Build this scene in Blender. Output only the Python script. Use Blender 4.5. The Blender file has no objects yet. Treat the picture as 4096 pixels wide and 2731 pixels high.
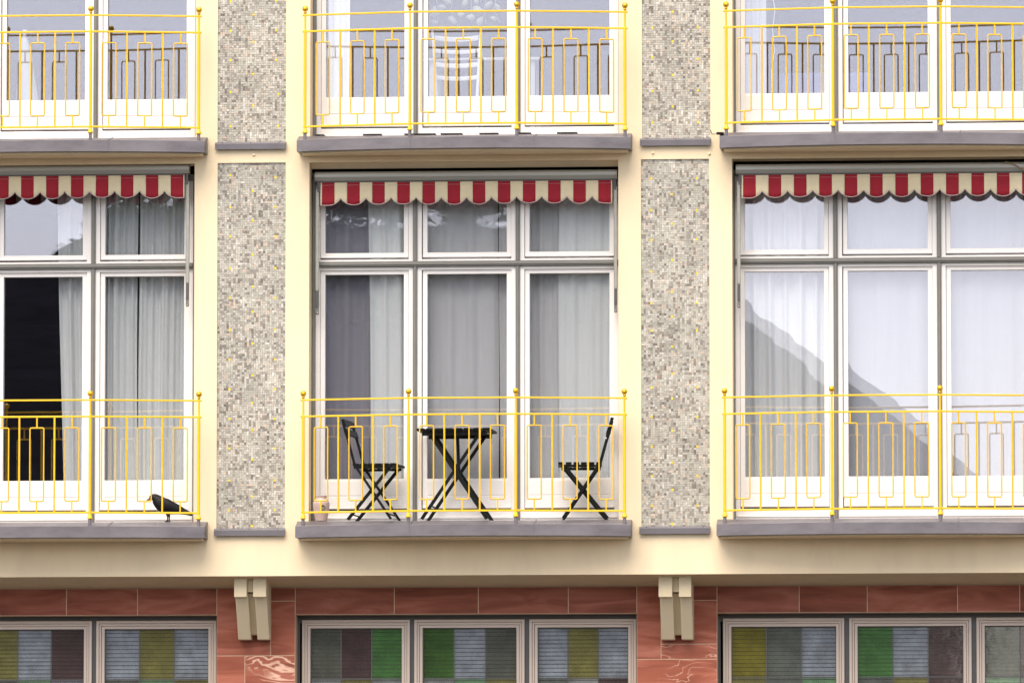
import bpy, bmesh, math, random
from mathutils import Vector, Matrix
random.seed(7)
scn = bpy.context.scene
COL = scn.collection

# ------------------------------------------------------------------ camera model
S = 500.0                       # photo pixels per metre on the facade
CAM = Vector((4.70, -60.0, 1.6))
AIM = Vector((0.0, 0.0, 6.87))
FW = (AIM - CAM).normalized()
RT = FW.cross(Vector((0, 0, 1))).normalized()
UP = RT.cross(FW).normalized()
FPX = S * (AIM - CAM).length

def W(px, py, y):
    """point of the photograph's pixel lying at depth y"""
    d = FW * FPX + RT * (px - 2048.0) - UP * (py - 1365.5)
    t = (y - CAM.y) / d.y
    return CAM + d * t
def WX(px, y, py=1400): return W(px, py, y).x
def WZ(py, y, px=1855): return W(px, py, y).z
def MIR(px, py, dist, yg=0.27):
    """where the mirror ray of a pane pixel meets the plane y = -dist"""
    p = W(px, py, yg); c = Vector((CAM.x, 2 * yg - CAM.y, CAM.z))
    d = p - c; t = (-dist - c.y) / d.y
    return c + d * t

# ------------------------------------------------------------------ materials
def srgb(r, g, b):
    f = lambda c: (c / 255 / 12.92) if c / 255 <= .04045 else ((c / 255 + .055) / 1.055) ** 2.4
    return (f(r), f(g), f(b), 1)
def mat(name, col, rough=.6, metal=0, noise=0, nscale=8, bump=0, bscale=60, spec=.5, streak=None, transl=0, sheen=0, speck=0):
    m = bpy.data.materials.new(name); m.use_nodes = True
    nt = m.node_tree; N = nt.nodes; L = nt.links
    b = N['Principled BSDF']; b.inputs['Roughness'].default_value = rough
    b.inputs['Metallic'].default_value = metal; b.inputs['Specular IOR Level'].default_value = spec
    col = tuple(col[:3]) + (1,)
    b.inputs['Base Color'].default_value = col
    tc = N.new('ShaderNodeTexCoord')
    src = None
    if noise:
        mp = N.new('ShaderNodeMapping'); L.new(tc.outputs['Object'], mp.inputs[0])
        if streak: mp.inputs['Scale'].default_value = streak
        n = N.new('ShaderNodeTexNoise'); n.inputs['Scale'].default_value = nscale; n.inputs['Detail'].default_value = 6
        n.inputs['Roughness'].default_value = .62
        L.new(mp.outputs[0], n.inputs['Vector'])
        r = N.new('ShaderNodeMapRange'); r.inputs['From Min'].default_value = .3; r.inputs['From Max'].default_value = .7
        r.inputs['To Min'].default_value = 1 - noise; r.inputs['To Max'].default_value = 1 + noise * .6
        L.new(n.outputs['Fac'], r.inputs['Value'])
        mx = N.new('ShaderNodeMix'); mx.data_type = 'RGBA'; mx.blend_type = 'MULTIPLY'; mx.inputs[0].default_value = 1
        mx.inputs[6].default_value = col; L.new(r.outputs[0], mx.inputs[7]); L.new(mx.outputs[2], b.inputs['Base Color'])
        src = mx.outputs[2]
        if speck:
            n5 = N.new('ShaderNodeTexNoise'); n5.inputs['Scale'].default_value = 7; n5.inputs['Detail'].default_value = 9; n5.inputs['Roughness'].default_value = .75
            mp5 = N.new('ShaderNodeMapping'); mp5.inputs['Scale'].default_value = (2.6, 1, .8); L.new(tc.outputs['Object'], mp5.inputs[0]); L.new(mp5.outputs[0], n5.inputs['Vector'])
            r5 = N.new('ShaderNodeMapRange'); r5.inputs['From Min'].default_value = .63; r5.inputs['From Max'].default_value = .74
            r5.inputs['To Min'].default_value = 1; r5.inputs['To Max'].default_value = 1 - speck
            L.new(n5.outputs['Fac'], r5.inputs['Value'])
            m5 = N.new('ShaderNodeMix'); m5.data_type = 'RGBA'; m5.blend_type = 'MULTIPLY'; m5.inputs[0].default_value = 1
            L.new(src, m5.inputs[6]); L.new(r5.outputs[0], m5.inputs[7]); L.new(m5.outputs[2], b.inputs['Base Color'])
    if bump:
        n2 = N.new('ShaderNodeTexNoise'); n2.inputs['Scale'].default_value = bscale; n2.inputs['Detail'].default_value = 5
        L.new(tc.outputs['Object'], n2.inputs['Vector'])
        bp = N.new('ShaderNodeBump'); bp.inputs['Strength'].default_value = bump; bp.inputs['Distance'].default_value = .004
        L.new(n2.outputs['Fac'], bp.inputs['Height']); L.new(bp.outputs[0], b.inputs['Normal'])
    if transl:
        t = N.new('ShaderNodeBsdfTranslucent'); t.inputs['Color'].default_value = col
        if src: L.new(src, t.inputs['Color'])
        ms = N.new('ShaderNodeMixShader'); ms.inputs[0].default_value = transl
        L.new(b.outputs[0], ms.inputs[1]); L.new(t.outputs[0], ms.inputs[2])
        L.new(ms.outputs[0], N['Material Output'].inputs['Surface'])
    return m

M = {}
M['plaster'] = mat('cream_plaster', (.84, .685, .455), .85, noise=.07, nscale=1.6, bump=.35, bscale=90, streak=(2.2, 1, .7), speck=.16)
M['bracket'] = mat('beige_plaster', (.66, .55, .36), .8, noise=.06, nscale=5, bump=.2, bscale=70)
M['zinc'] = mat('zinc_sheet', (.182, .164, .174), .5, metal=.15, noise=.34, nscale=2.6, bump=.1, bscale=9, streak=(1, 1, 2.5))
M['sillzinc'] = mat('dark_zinc_sill', (.145, .132, .142), .5, metal=.1, noise=.15, nscale=4)
M['grey'] = mat('grey_window_metal', (.20, .192, .168), .45, metal=.1, noise=.1, nscale=6)
M['darkgrey'] = mat('dark_grey_metal', (.10, .098, .092), .45, metal=.2, noise=.1)
M['case'] = mat('awning_case_grey', (.40, .39, .34), .38, metal=.25, noise=.08, nscale=4, streak=(.3, 1, 6))
M['white'] = mat('white_paint', (.86, .82, .77), .42, noise=.035, nscale=3, bump=.05, bscale=40)
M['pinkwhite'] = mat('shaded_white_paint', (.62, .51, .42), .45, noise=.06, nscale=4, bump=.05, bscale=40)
M['yellow'] = mat('yellow_paint', (.89, .53, .005), .42, noise=.08, nscale=14, bump=.12, bscale=120)
M['ochre'] = mat('ochre_yellow_paint', (.84, .50, .008), .45, noise=.16, nscale=25)
M['gold'] = mat('gold_paint', (.72, .43, .012), .3, metal=.45, noise=.12, nscale=20)
M['red'] = mat('red_canvas', (.39, .015, .030), .85, noise=.12, nscale=9, bump=.2, bscale=300)
M['cream'] = mat('cream_canvas', (.90, .77, .50), .85, noise=.08, nscale=7, bump=.2, bscale=300)
M['trim'] = mat('grey_pink_edging', (.60, .50, .46), .8, noise=.1)
M['black'] = mat('black_stained_wood', (.004, .0055, .005), .6, spec=.2, noise=.3, nscale=20, bump=.15, bscale=80)
M['screw'] = mat('bright_screw', (.7, .7, .7), .3, metal=.8)
M['feather'] = mat('black_feather', (.005, .005, .006), .5, spec=.25, noise=.4, nscale=60, bump=.5, bscale=140, sheen=.3)
M['beak'] = mat('horn_beak', (.16, .13, .11), .45, noise=.25, nscale=60)
M['birdleg'] = mat('dark_leg_skin', (.02, .019, .018), .6)
M['eye'] = mat('eye_gloss', (.02, .015, .01), .08)
M['pot'] = mat('pale_pink_glaze', (.58, .43, .37), .3, noise=.12, nscale=12, bump=.05, bscale=20)
M['iron'] = mat('dark_iron', (.03, .028, .026), .45, metal=.5)
M['grout'] = mat('pale_grout', (.60, .58, .54), .9, noise=.08, nscale=20)
M['mortar'] = mat('buff_mortar', (.58, .40, .27), .9, noise=.12, nscale=15)
M['dark'] = mat('dim_room', (.032, .031, .034), .9, noise=.2, nscale=1)
M['whitewood'] = mat('white_chair_paint', (.82, .82, .84), .4, noise=.03)
M['leaf'] = mat('pale_leaf', (.40, .44, .34), .5, noise=.3, nscale=10, transl=.3)
M['bluefab'] = mat('blue_fabric', (.16, .20, .45), .9, noise=.1)
M['cable'] = mat('tan_cable', (.33, .23, .13), .5)
M['deck'] = mat('dark_deck_board', (.03, .028, .026), .7, noise=.35, nscale=15)
M['blind'] = mat('blind_slat', (.85, .85, .84), .5, noise=.06)
M['rooftile'] = mat('dark_roof_tile', (.019, .018, .025), .85, spec=.06, noise=.95, nscale=1.8, streak=(.5, .5, 6))
M['housewall'] = mat('house_render', (.10, .09, .085), .9, noise=.1)
M['asphalt'] = mat('asphalt', (.042, .042, .043), .9, noise=.2, nscale=2)
M['paving'] = mat('paving', (.055, .052, .05), .9, noise=.15, nscale=3)
M['bark'] = mat('bark', (.06, .045, .035), .9, noise=.3)
M['treeleaf'] = mat('tree_leaf', (.05, .075, .035), .7, noise=.4, nscale=2, transl=.25)
def curt(name, col, tr=.35): return mat(name, col, .95, noise=.05, nscale=3, bump=.15, bscale=220, transl=tr, streak=(6, 1, .3))
M['curt_white'] = curt('white_curtain', (.87, .88, .89), .15)
M['curt_grey'] = curt('grey_curtain', (.72, .71, .72), .15)
M['curt_mauve'] = curt('mauve_curtain', (.37, .355, .41), .15)
M['curt_pale'] = curt('pale_curtain', (.88, .89, .89), .12)
M['curt_bright'] = curt('bright_sheer_curtain', (.60, .61, .66), .15)

def vcol_mat(name, rough=.35, noise=.12):
    m = bpy.data.materials.new(name); m.use_nodes = True
    nt = m.node_tree; N = nt.nodes; L = nt.links; b = N['Principled BSDF']
    a = N.new('ShaderNodeVertexColor'); a.layer_name = 'tint'
    tc = N.new('ShaderNodeTexCoord'); n = N.new('ShaderNodeTexNoise'); n.inputs['Scale'].default_value = 30
    L.new(tc.outputs['Object'], n.inputs['Vector'])
    r = N.new('ShaderNodeMapRange'); r.inputs['To Min'].default_value = 1 - noise; r.inputs['To Max'].default_value = 1 + noise
    L.new(n.outputs['Fac'], r.inputs['Value'])
    mx = N.new('ShaderNodeMix'); mx.data_type = 'RGBA'; mx.blend_type = 'MULTIPLY'; mx.inputs[0].default_value = 1
    L.new(a.outputs['Color'], mx.inputs[6]); L.new(r.outputs[0], mx.inputs[7]); L.new(mx.outputs[2], b.inputs['Base Color'])
    b.inputs['Roughness'].default_value = rough
    return m
M['tile'] = vcol_mat('mosaic_tile', .3, .06)

def stone_mat():
    m = bpy.data.materials.new('red_sandstone'); m.use_nodes = True
    nt = m.node_tree; N = nt.nodes; L = nt.links; b = N['Principled BSDF']; b.inputs['Roughness'].default_value = .8
    a = N.new('ShaderNodeVertexColor'); a.layer_name = 'tint'
    tc = N.new('ShaderNodeTexCoord')
    off = N.new('ShaderNodeVectorMath'); off.operation = 'MULTIPLY_ADD'      # a different bed in each block
    off.inputs[1].default_value = (37, 37, 37)
    cc = N.new('ShaderNodeCombineXYZ'); sp = N.new('ShaderNodeSeparateColor')
    L.new(a.outputs['Color'], sp.inputs[0])
    L.new(sp.outputs[0], cc.inputs[0]); L.new(sp.outputs[0], cc.inputs[2])
    L.new(cc.outputs[0], off.inputs[0]); L.new(tc.outputs['Object'], off.inputs[2])
    mp = N.new('ShaderNodeMapping'); mp.inputs['Scale'].default_value = (.55, 1, 3.2); mp.inputs['Rotation'].default_value = (0, .12, 0)
    L.new(off.outputs[0], mp.inputs[0])
    n1 = N.new('ShaderNodeTexNoise'); n1.inputs['Scale'].default_value = 2.6; n1.inputs['Detail'].default_value = 8; n1.inputs['Distortion'].default_value = 1.2
    L.new(mp.outputs[0], n1.inputs['Vector'])
    ramp = N.new('ShaderNodeValToRGB'); e = ramp.color_ramp.elements
    e[0].position = .28; e[0].color = (.16, .040, .019, 1); e[1].position = .75; e[1].color = (.40, .142, .092, 1)
    x = ramp.color_ramp.elements.new(.5); x.color = (.27, .077, .042, 1)
    L.new(n1.outputs['Fac'], ramp.inputs[0])
    # cream veins: contour lines of a strongly warped noise
    mp2 = N.new('ShaderNodeMapping'); mp2.inputs['Scale'].default_value = (1.0, 1, 1.9); mp2.inputs['Rotation'].default_value = (0, .25, 0)
    L.new(off.outputs[0], mp2.inputs[0])
    n2 = N.new('ShaderNodeTexNoise'); n2.inputs['Scale'].default_value = 2.3; n2.inputs['Detail'].default_value = 4; n2.inputs['Distortion'].default_value = .5
    L.new(mp2.outputs[0], n2.inputs['Vector'])
    sxz = N.new('ShaderNodeSeparateXYZ'); L.new(tc.outputs['Object'], sxz.inputs[0])
    zk = N.new('ShaderNodeMath'); zk.operation = 'MULTIPLY'; zk.inputs[1].default_value = 17; L.new(sxz.outputs[2], zk.inputs[0])
    w = N.new('ShaderNodeMath'); w.operation = 'MULTIPLY_ADD'; w.inputs[1].default_value = 8.5; L.new(n2.outputs['Fac'], w.inputs[0]); L.new(zk.outputs[0], w.inputs[2])
    fr = N.new('ShaderNodeMath'); fr.operation = 'SINE'
    w2 = N.new('ShaderNodeMath'); w2.operation = 'MULTIPLY'; w2.inputs[1].default_value = 6.283; L.new(w.outputs[0], w2.inputs[0]); L.new(w2.outputs[0], fr.inputs[0])
    mr = N.new('ShaderNodeMapRange'); L.new(fr.outputs[0], mr.inputs['Value'])
    th = N.new('ShaderNodeMapRange'); th.inputs['From Min'].default_value = 0; th.inputs['From Max'].default_value = 1
    th.inputs['To Min'].default_value = 1.1; th.inputs['To Max'].default_value = .05
    L.new(sp.outputs[1], th.inputs['Value']); L.new(th.outputs[0], mr.inputs['From Min']); mr.inputs['From Max'].default_value = 1.1
    n3 = N.new('ShaderNodeTexNoise'); n3.inputs['Scale'].default_value = 5; L.new(off.outputs[0], n3.inputs['Vector'])
    g = N.new('ShaderNodeMapRange'); g.inputs['From Min'].default_value = .38; g.inputs['From Max'].default_value = .6; L.new(n3.outputs['Fac'], g.inputs['Value'])
    vf = N.new('ShaderNodeMath'); vf.operation = 'MULTIPLY'; L.new(mr.outputs[0], vf.inputs[0]); L.new(g.outputs[0], vf.inputs[1])
    mx = N.new('ShaderNodeMix'); mx.data_type = 'RGBA'; L.new(vf.outputs[0], mx.inputs[0]); L.new(ramp.outputs[0], mx.inputs[6]); mx.inputs[7].default_value = (.66, .42, .30, 1)
    br = N.new('ShaderNodeMix'); br.data_type = 'RGBA'; br.blend_type = 'MULTIPLY'; br.inputs[0].default_value = 1
    c3 = N.new('ShaderNodeCombineColor'); L.new(sp.outputs[2], c3.inputs[0]); L.new(sp.outputs[2], c3.inputs[1]); L.new(sp.outputs[2], c3.inputs[2])
    L.new(mx.outputs[2], br.inputs[6]); L.new(c3.outputs[0], br.inputs[7]); L.new(br.outputs[2], b.inputs['Base Color'])
    n4 = N.new('ShaderNodeTexNoise'); n4.inputs['Scale'].default_value = 120; L.new(tc.outputs['Object'], n4.inputs['Vector'])
    bp = N.new('ShaderNodeBump'); bp.inputs['Strength'].default_value = .25; bp.inputs['Distance'].default_value = .003
    L.new(n4.outputs['Fac'], bp.inputs['Height']); L.new(bp.outputs[0], b.inputs['Normal'])
    return m
M['stone'] = stone_mat()

def glass_mat(name, refl, wav=.02, wscale=1.6):
    m = bpy.data.materials.new(name); m.use_nodes = True
    nt = m.node_tree; N = nt.nodes; L = nt.links; N.remove(N['Principled BSDF'])
    t = N.new('ShaderNodeBsdfTransparent'); t.inputs['Color'].default_value = (.95, .96, .96, 1)
    g = N.new('ShaderNodeBsdfGlossy'); g.inputs['Roughness'].default_value = 0; g.inputs['Color'].default_value = (.90, .89, 1, 1)   # coated panes mirror slightly lilac
    mx = N.new('ShaderNodeMixShader'); mx.inputs[0].default_value = refl
    tc = N.new('ShaderNodeTexCoord'); n = N.new('ShaderNodeTexNoise'); n.inputs['Scale'].default_value = wscale; n.inputs['Detail'].default_value = 1.5
    mp = N.new('ShaderNodeMapping'); mp.inputs['Scale'].default_value = (.7, 1, 1.6)
    L.new(tc.outputs['Object'], mp.inputs[0]); L.new(mp.outputs[0], n.inputs['Vector'])
    bp = N.new('ShaderNodeBump'); bp.inputs['Strength'].default_value = 1; bp.inputs['Distance'].default_value = wav
    L.new(n.outputs['Fac'], bp.inputs['Height']); L.new(bp.outputs[0], g.inputs['Normal'])
    L.new(t.outputs[0], mx.inputs[1]); L.new(g.outputs[0], mx.inputs[2]); L.new(mx.outputs[0], N['Material Output'].inputs['Surface'])
    return m
M['glass'] = glass_mat('window_glass', .165, .0003)
M['glass_wavy'] = glass_mat('wavy_window_glass', .11, .0012, 2.2)

def stained_mat():
    m = bpy.data.materials.new('stained_glass'); m.use_nodes = True
    nt = m.node_tree; N = nt.nodes; L = nt.links; N.remove(N['Principled BSDF'])
    a = N.new('ShaderNodeVertexColor'); a.layer_name = 'tint'
    tc = N.new('ShaderNodeTexCoord'); n = N.new('ShaderNodeTexNoise'); n.inputs['Scale'].default_value = 9; n.inputs['Detail'].default_value = 6
    L.new(tc.outputs['Object'], n.inputs['Vector'])
    r = N.new('ShaderNodeMapRange'); r.inputs['To Min'].default_value = .72; r.inputs['To Max'].default_value = 1.2; L.new(n.outputs['Fac'], r.inputs['Value'])
    mc = N.new('ShaderNodeMix'); mc.data_type = 'RGBA'; mc.blend_type = 'MULTIPLY'; mc.inputs[0].default_value = 1
    L.new(a.outputs['Color'], mc.inputs[6]); L.new(r.outputs[0], mc.inputs[7])
    t = N.new('ShaderNodeBsdfTransparent'); L.new(mc.outputs[2], t.inputs['Color'])
    d = N.new('ShaderNodeBsdfDiffuse'); L.new(mc.outputs[2], d.inputs['Color'])
    m1 = N.new('ShaderNodeMixShader'); m1.inputs[0].default_value = .10; L.new(t.outputs[0], m1.inputs[1]); L.new(d.outputs[0], m1.inputs[2])
    g = N.new('ShaderNodeBsdfGlossy'); g.inputs['Roughness'].default_value = .06
    bp = N.new('ShaderNodeBump'); bp.inputs['Strength'].default_value = .15; bp.inputs['Distance'].default_value = .004; L.new(n.outputs['Fac'], bp.inputs['Height']); L.new(bp.outputs[0], g.inputs['Normal'])
    m2 = N.new('ShaderNodeMixShader'); m2.inputs[0].default_value = .075; L.new(m1.outputs[0], m2.inputs[1]); L.new(g.outputs[0], m2.inputs[2])
    L.new(m2.outputs[0], N['Material Output'].inputs['Surface'])
    return m
M['stained'] = stained_mat()

# ------------------------------------------------------------------ mesh building
ORG = {}          # world position of every object that can be a parent
class MB:
    def __init__(s): s.v = []; s.f = []; s.mi = []; s.c = []; s.sm = []
    def add(s, vs, fs, mi=0, c=None, smooth=False):
        o = len(s.v); s.v += [tuple(v) for v in vs]
        for f in fs: s.f.append([i + o for i in f]); s.mi.append(mi); s.c.append(c); s.sm.append(smooth)
    def box(s, x0, x1, y0, y1, z0, z1, mi=0, c=None):
        vs = [(x, y, z) for z in (z0, z1) for y in (y0, y1) for x in (x0, x1)]
        s.add(vs, [(0, 2, 3, 1), (4, 5, 7, 6), (0, 1, 5, 4), (2, 6, 7, 3), (0, 4, 6, 2), (1, 3, 7, 5)], mi, c)
    def ring(s, x0, x1, z0, z1, l, r, b, t, y0, y1, mi=0):
        o = [(x0, z0), (x1, z0), (x1, z1), (x0, z1)]; i = [(x0 + l, z0 + b), (x1 - r, z0 + b), (x1 - r, z1 - t), (x0 + l, z1 - t)]
        vs = [(x, y0, z) for x, z in o + i] + [(x, y1, z) for x, z in o + i]
        fs = []
        for k in range(4):
            n = (k + 1) % 4
            fs += [(k, n, 4 + n, 4 + k), (8 + n, 8 + k, 12 + k, 12 + n), (n, k, 8 + k, 8 + n), (4 + k, 4 + n, 12 + n, 12 + k)]
        s.add(vs, fs, mi)
    def bar(s, p, q, w, h, up=(0, 1, 0), mi=0):
        """w across up, h along up"""
        p = Vector(p); q = Vector(q); d = (q - p).normalized(); u = Vector(up); u = (u - d * u.dot(d)).normalized(); a = d.cross(u)
        vs = []
        for e in (p, q):
            for i, j in ((-1, -1), (1, -1), (1, 1), (-1, 1)): vs.append(e + a * (i * w / 2) + u * (j * h / 2))
        s.add(vs, [(3, 2, 1, 0), (4, 5, 6, 7)] + [(k, (k + 1) % 4, 4 + (k + 1) % 4, 4 + k) for k in range(4)], mi)
    def tube(s, pts, r, n=8, closed=False, mi=0, cap=True):
        pts = [Vector(p) for p in pts]
        if not closed and not isinstance(r, (list, tuple)) and (pts[1] - pts[0]).length > .02 and (pts[-1] - pts[-2]).length > .02:
            pts = [pts[0], pts[0] + (pts[1] - pts[0]).normalized() * .002] + pts[1:-1] + [pts[-1] + (pts[-2] - pts[-1]).normalized() * .002, pts[-1]]
        N = len(pts); rings = []
        rr = r if isinstance(r, (list, tuple)) else [r] * N
        u = None
        for i, p in enumerate(pts):
            a = pts[(i - 1) % N] if (closed or i > 0) else p; b = pts[(i + 1) % N] if (closed or i < N - 1) else p
            d = (b - a).normalized()
            if u is None:
                u = Vector((0, 1, 0)) if abs(d.y) < .9 else Vector((1, 0, 0))
            u = (u - d * u.dot(d)).normalized(); w = d.cross(u)
            rings.append([p + (u * math.cos(2 * math.pi * k / n) + w * math.sin(2 * math.pi * k / n)) * rr[i] for k in range(n)])
        vs = [v for q in rings for v in q]; fs = []
        for i in range(N if closed else N - 1):
            j = (i + 1) % N
            for k in range(n): fs.append((i * n + k, i * n + (k + 1) % n, j * n + (k + 1) % n, j * n + k))
        if cap and not closed: fs += [tuple(reversed(range(n))), tuple((N - 1) * n + k for k in range(n))]
        s.add(vs, fs, mi, smooth=True)
    def lathe(s, prof, c, n=20, mi=0):
        c = Vector(c); vs = []; fs = []
        p2 = [prof[0]]                                   # short end rings keep long barrels evenly shaded
        for (r0, z0), (r1, z1) in zip(prof, prof[1:]):
            l = math.hypot(r1 - r0, z1 - z0)
            if l > .02:
                for t in (.002 / l, 1 - .002 / l): p2.append((r0 + (r1 - r0) * t, z0 + (z1 - z0) * t))
            p2.append((r1, z1))
        prof = p2
        for r, z in prof:
            for k in range(n): a = 2 * math.pi * k / n; vs.append((c.x + r * math.cos(a), c.y + r * math.sin(a), c.z + z))
        for i in range(len(prof) - 1):
            for k in range(n): fs.append((i * n + k, i * n + (k + 1) % n, (i + 1) * n + (k + 1) % n, (i + 1) * n + k))
        fs += [tuple(reversed(range(n))), tuple((len(prof) - 1) * n + k for k in range(n))]
        s.add(vs, fs, mi, smooth=True)
    def sphere(s, c, r, n=16, sc=(1, 1, 1), mi=0):
        m = n // 2; vs = []; fs = []
        for i in range(m + 1):
            t = math.pi * i / m
            for k in range(n):
                a = 2 * math.pi * k / n; vs.append((c[0] + sc[0] * r * math.sin(t) * math.cos(a), c[1] + sc[1] * r * math.sin(t) * math.sin(a), c[2] - sc[2] * r * math.cos(t)))
        for i in range(m):
            for k in range(n): fs.append((i * n + k, i * n + (k + 1) % n, (i + 1) * n + (k + 1) % n, (i + 1) * n + k))
        s.add(vs, fs, mi, smooth=True)
    def loft(s, rings, mi=0, cap=True):
        n = len(rings[0]); vs = [v for r in rings for v in r]; fs = []
        for i in range(len(rings) - 1):
            for k in range(n): fs.append((i * n + k, i * n + (k + 1) % n, (i + 1) * n + (k + 1) % n, (i + 1) * n + k))
        if cap: fs += [tuple(reversed(range(n))), tuple((len(rings) - 1) * n + k for k in range(n))]
        s.add(vs, fs, mi, smooth=True)
    def build(s, name, mats, parent=None, origin=None, local=False, bevel=0, smooth=False, flip=True):
        po = ORG.get(parent.name, Vector((0, 0, 0))) if parent else Vector((0, 0, 0))
        if local: o = Vector((0, 0, 0))
        else: o = Vector(origin) if origin is not None else po
        me = bpy.data.meshes.new(name)
        me.from_pydata([(v[0] - o.x, v[1] - o.y, v[2] - o.z) for v in s.v], [], s.f)
        if not isinstance(mats, (list, tuple)): mats = [mats]
        for m in mats: me.materials.append(M[m])
        me.polygons.foreach_set('material_index', s.mi)
        me.polygons.foreach_set('use_smooth', [smooth or x for x in s.sm])
        if any(c is not None for c in s.c):
            at = me.color_attributes.new('tint', 'FLOAT_COLOR', 'CORNER'); buf = []
            for f, c in zip(s.f, s.c): buf += list(c or (.5, .5, .5, 1)) * len(f)
            at.data.foreach_set('color', buf)
        if flip:
            bm = bmesh.new(); bm.from_mesh(me); bmesh.ops.recalc_face_normals(bm, faces=bm.faces); bm.to_mesh(me); bm.free()
        me.update()
        ob = bpy.data.objects.new(name, me); COL.objects.link(ob)
        if parent: ob.parent = parent
        if not local: ob.location = o - po
        ORG[ob.name] = o if not local else po
        if bevel:
            b = ob.modifiers.new('soft_edges', 'BEVEL'); b.width = bevel; b.segments = 2; b.limit_method = 'ANGLE'; b.angle_limit = .6
        return ob
def tag(o, label=None, cat=None, group=None, kind=None):
    if label: o['label'] = label
    if cat: o['category'] = cat
    if group: o['group'] = group
    if kind: o['kind'] = kind
    return o
def empty(name, loc, label, cat, group=None, rz=0):
    o = bpy.data.objects.new(name, None); COL.objects.link(o); o.location = loc; o.rotation_euler = (0, 0, rz)
    o.empty_display_size = .1
    ORG[o.name] = Vector(loc); return tag(o, label, cat, group)
def copy_tree(o, parent=None, root=True):
    c = o.copy(); COL.objects.link(c)
    if parent: c.parent = parent; c.matrix_parent_inverse = o.matrix_parent_inverse.copy()
    for ch in list(o.children): copy_tree(ch, c, False)
    return c

# ------------------------------------------------------------------ key levels and bays
XB = [WX(157, 0), WX(1855, 0), WX(3550, 0)]                 # bay centres on the wall
bld = empty('building', (0, 0, 0), 'cream plaster building front with mosaic strips, grey balcony ledges and a red sandstone base', 'building')

# balcony railing prototype levels (lower row)
def railing_z(py): return WZ(py, -.32, 1851)
DZR = W(1851, 495, -.32).z - W(1851, 2042, -.32).z           # storey step seen on the railings
ZFL = WZ(2080, -.08)                                         # balcony floor, lower row
DZ = DZR
# ---- plaster wall with openings
zb = WZ(2299, 0); zt = WZ(-1250, 0)
op = []                                                      # openings: x0, x1, z0, z1
for i, (a, b) in enumerate(((-462, 776), (1236, 2474), (2930, 4168))):
    op.append((WX(a, 0), WX(b, 0), ZFL - .06, WZ(645, 0)))
    op.append((WX(a, 0) + .005, WX(b, 0) + .005, ZFL + DZ - .06, WZ(645, 0) + DZ))
mos = []
for (a, b) in ((868, 1141), (2565, 2838)):
    mos.append((WX(a, 0), WX(b, 0), WZ(2112, 0), WZ(644, 0)))
    mos.append((WX(a + 3, 0, 300), WX(b + 3, 0, 300), WZ(565, 0), WZ(565, 0) + (WZ(644, 0) - WZ(2112, 0))))
def holed(mb, x0, x1, z0, z1, holes, y0, depth_of, back):
    xs = sorted({x0, x1} | {h[0] for h in holes} | {h[1] for h in holes}); zs = sorted({z0, z1} | {h[2] for h in holes} | {h[3] for h in holes})
    def inside(x, z): return any(h[0] < x < h[1] and h[2] < z < h[3] for h in holes)
    idx = {}; vs = []; fs = []
    def vert(x, y, z):
        k = (round(x, 5), y, round(z, 5))
        if k not in idx: idx[k] = len(vs); vs.append((x, y, z))
        return idx[k]
    for i in range(len(xs) - 1):
        for j in range(len(zs) - 1):
            if inside((xs[i] + xs[i + 1]) / 2, (zs[j] + zs[j + 1]) / 2): continue
            a, b, c, d = xs[i], xs[i + 1], zs[j], zs[j + 1]
            fs.append((vert(a, y0, c), vert(b, y0, c), vert(b, y0, d), vert(a, y0, d)))
    for h, dp in zip(holes, depth_of):
        a, b, c, d = h; y1 = y0 + dp
        xx = [x for x in xs if a <= x <= b]; zz = [z for z in zs if c <= z <= d]
        for p, q in zip(xx, xx[1:]):
            fs.append((vert(p, y0, c), vert(p, y1, c), vert(q, y1, c), vert(q, y0, c)))
            fs.append((vert(p, y0, d), vert(q, y0, d), vert(q, y1, d), vert(p, y1, d)))
        for p, q in zip(zz, zz[1:]):
            fs.append((vert(a, y0, p), vert(a, y0, q), vert(a, y1, q), vert(a, y1, p)))
            fs.append((vert(b, y0, p), vert(b, y1, p), vert(b, y1, q), vert(b, y0, q)))
    mb.add(vs, fs)
XL, XR = -9.0, 9.2
mb = MB(); holed(mb, XL, XR, zb, zt, op + mos, 0.0, [.2] * 6 + [.03] * 4, .2)
ys, zs_ = .47, WZ(2347, .47)                                 # sandstone face and top of it under the soffit
mb.add([(XL, 0, zt), (XR, 0, zt), (XR, 4, zt), (XL, 4, zt)], [(0, 1, 2, 3)])
mb.add([(XL, 0, zb), (XL, 0, zt), (XL, 4, zt), (XL, 4, zb)], [(0, 1, 2, 3)]); mb.add([(XR, 0, zb), (XR, 0, zt), (XR, 4, zt), (XR, 4, zb)], [(0, 1, 2, 3)])
wall = mb.build('wall', 'plaster', bld, flip=False)
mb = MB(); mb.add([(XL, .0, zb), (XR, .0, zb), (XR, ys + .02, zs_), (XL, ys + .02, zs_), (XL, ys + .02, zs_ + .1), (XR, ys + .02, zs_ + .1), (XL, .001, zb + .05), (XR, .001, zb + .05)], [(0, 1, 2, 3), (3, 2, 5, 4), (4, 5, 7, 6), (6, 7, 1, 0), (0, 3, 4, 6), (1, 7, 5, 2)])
mb.build('soffit', 'bracket', bld)  # beige darker than the wall stands in for shade under the overhang
# chamfered lintel above the middle lower window
o = op[2]; mb = MB()
z0, z1 = WZ(643, 0), WZ(672, .13)
mb.add([(o[0] + .002, .003, z0 + .02), (o[1] - .002, .003, z0 + .02), (o[1] - .002, .13, z1), (o[0] + .002, .13, z1), (o[0] + .002, .13, z0 + .02), (o[1] - .002, .13, z0 + .02)],
       [(0, 1, 2, 3), (3, 2, 5, 4), (0, 4, 5, 1), (0, 3, 4), (1, 5, 2)])
mb.build('lintel', 'plaster', bld)
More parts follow.
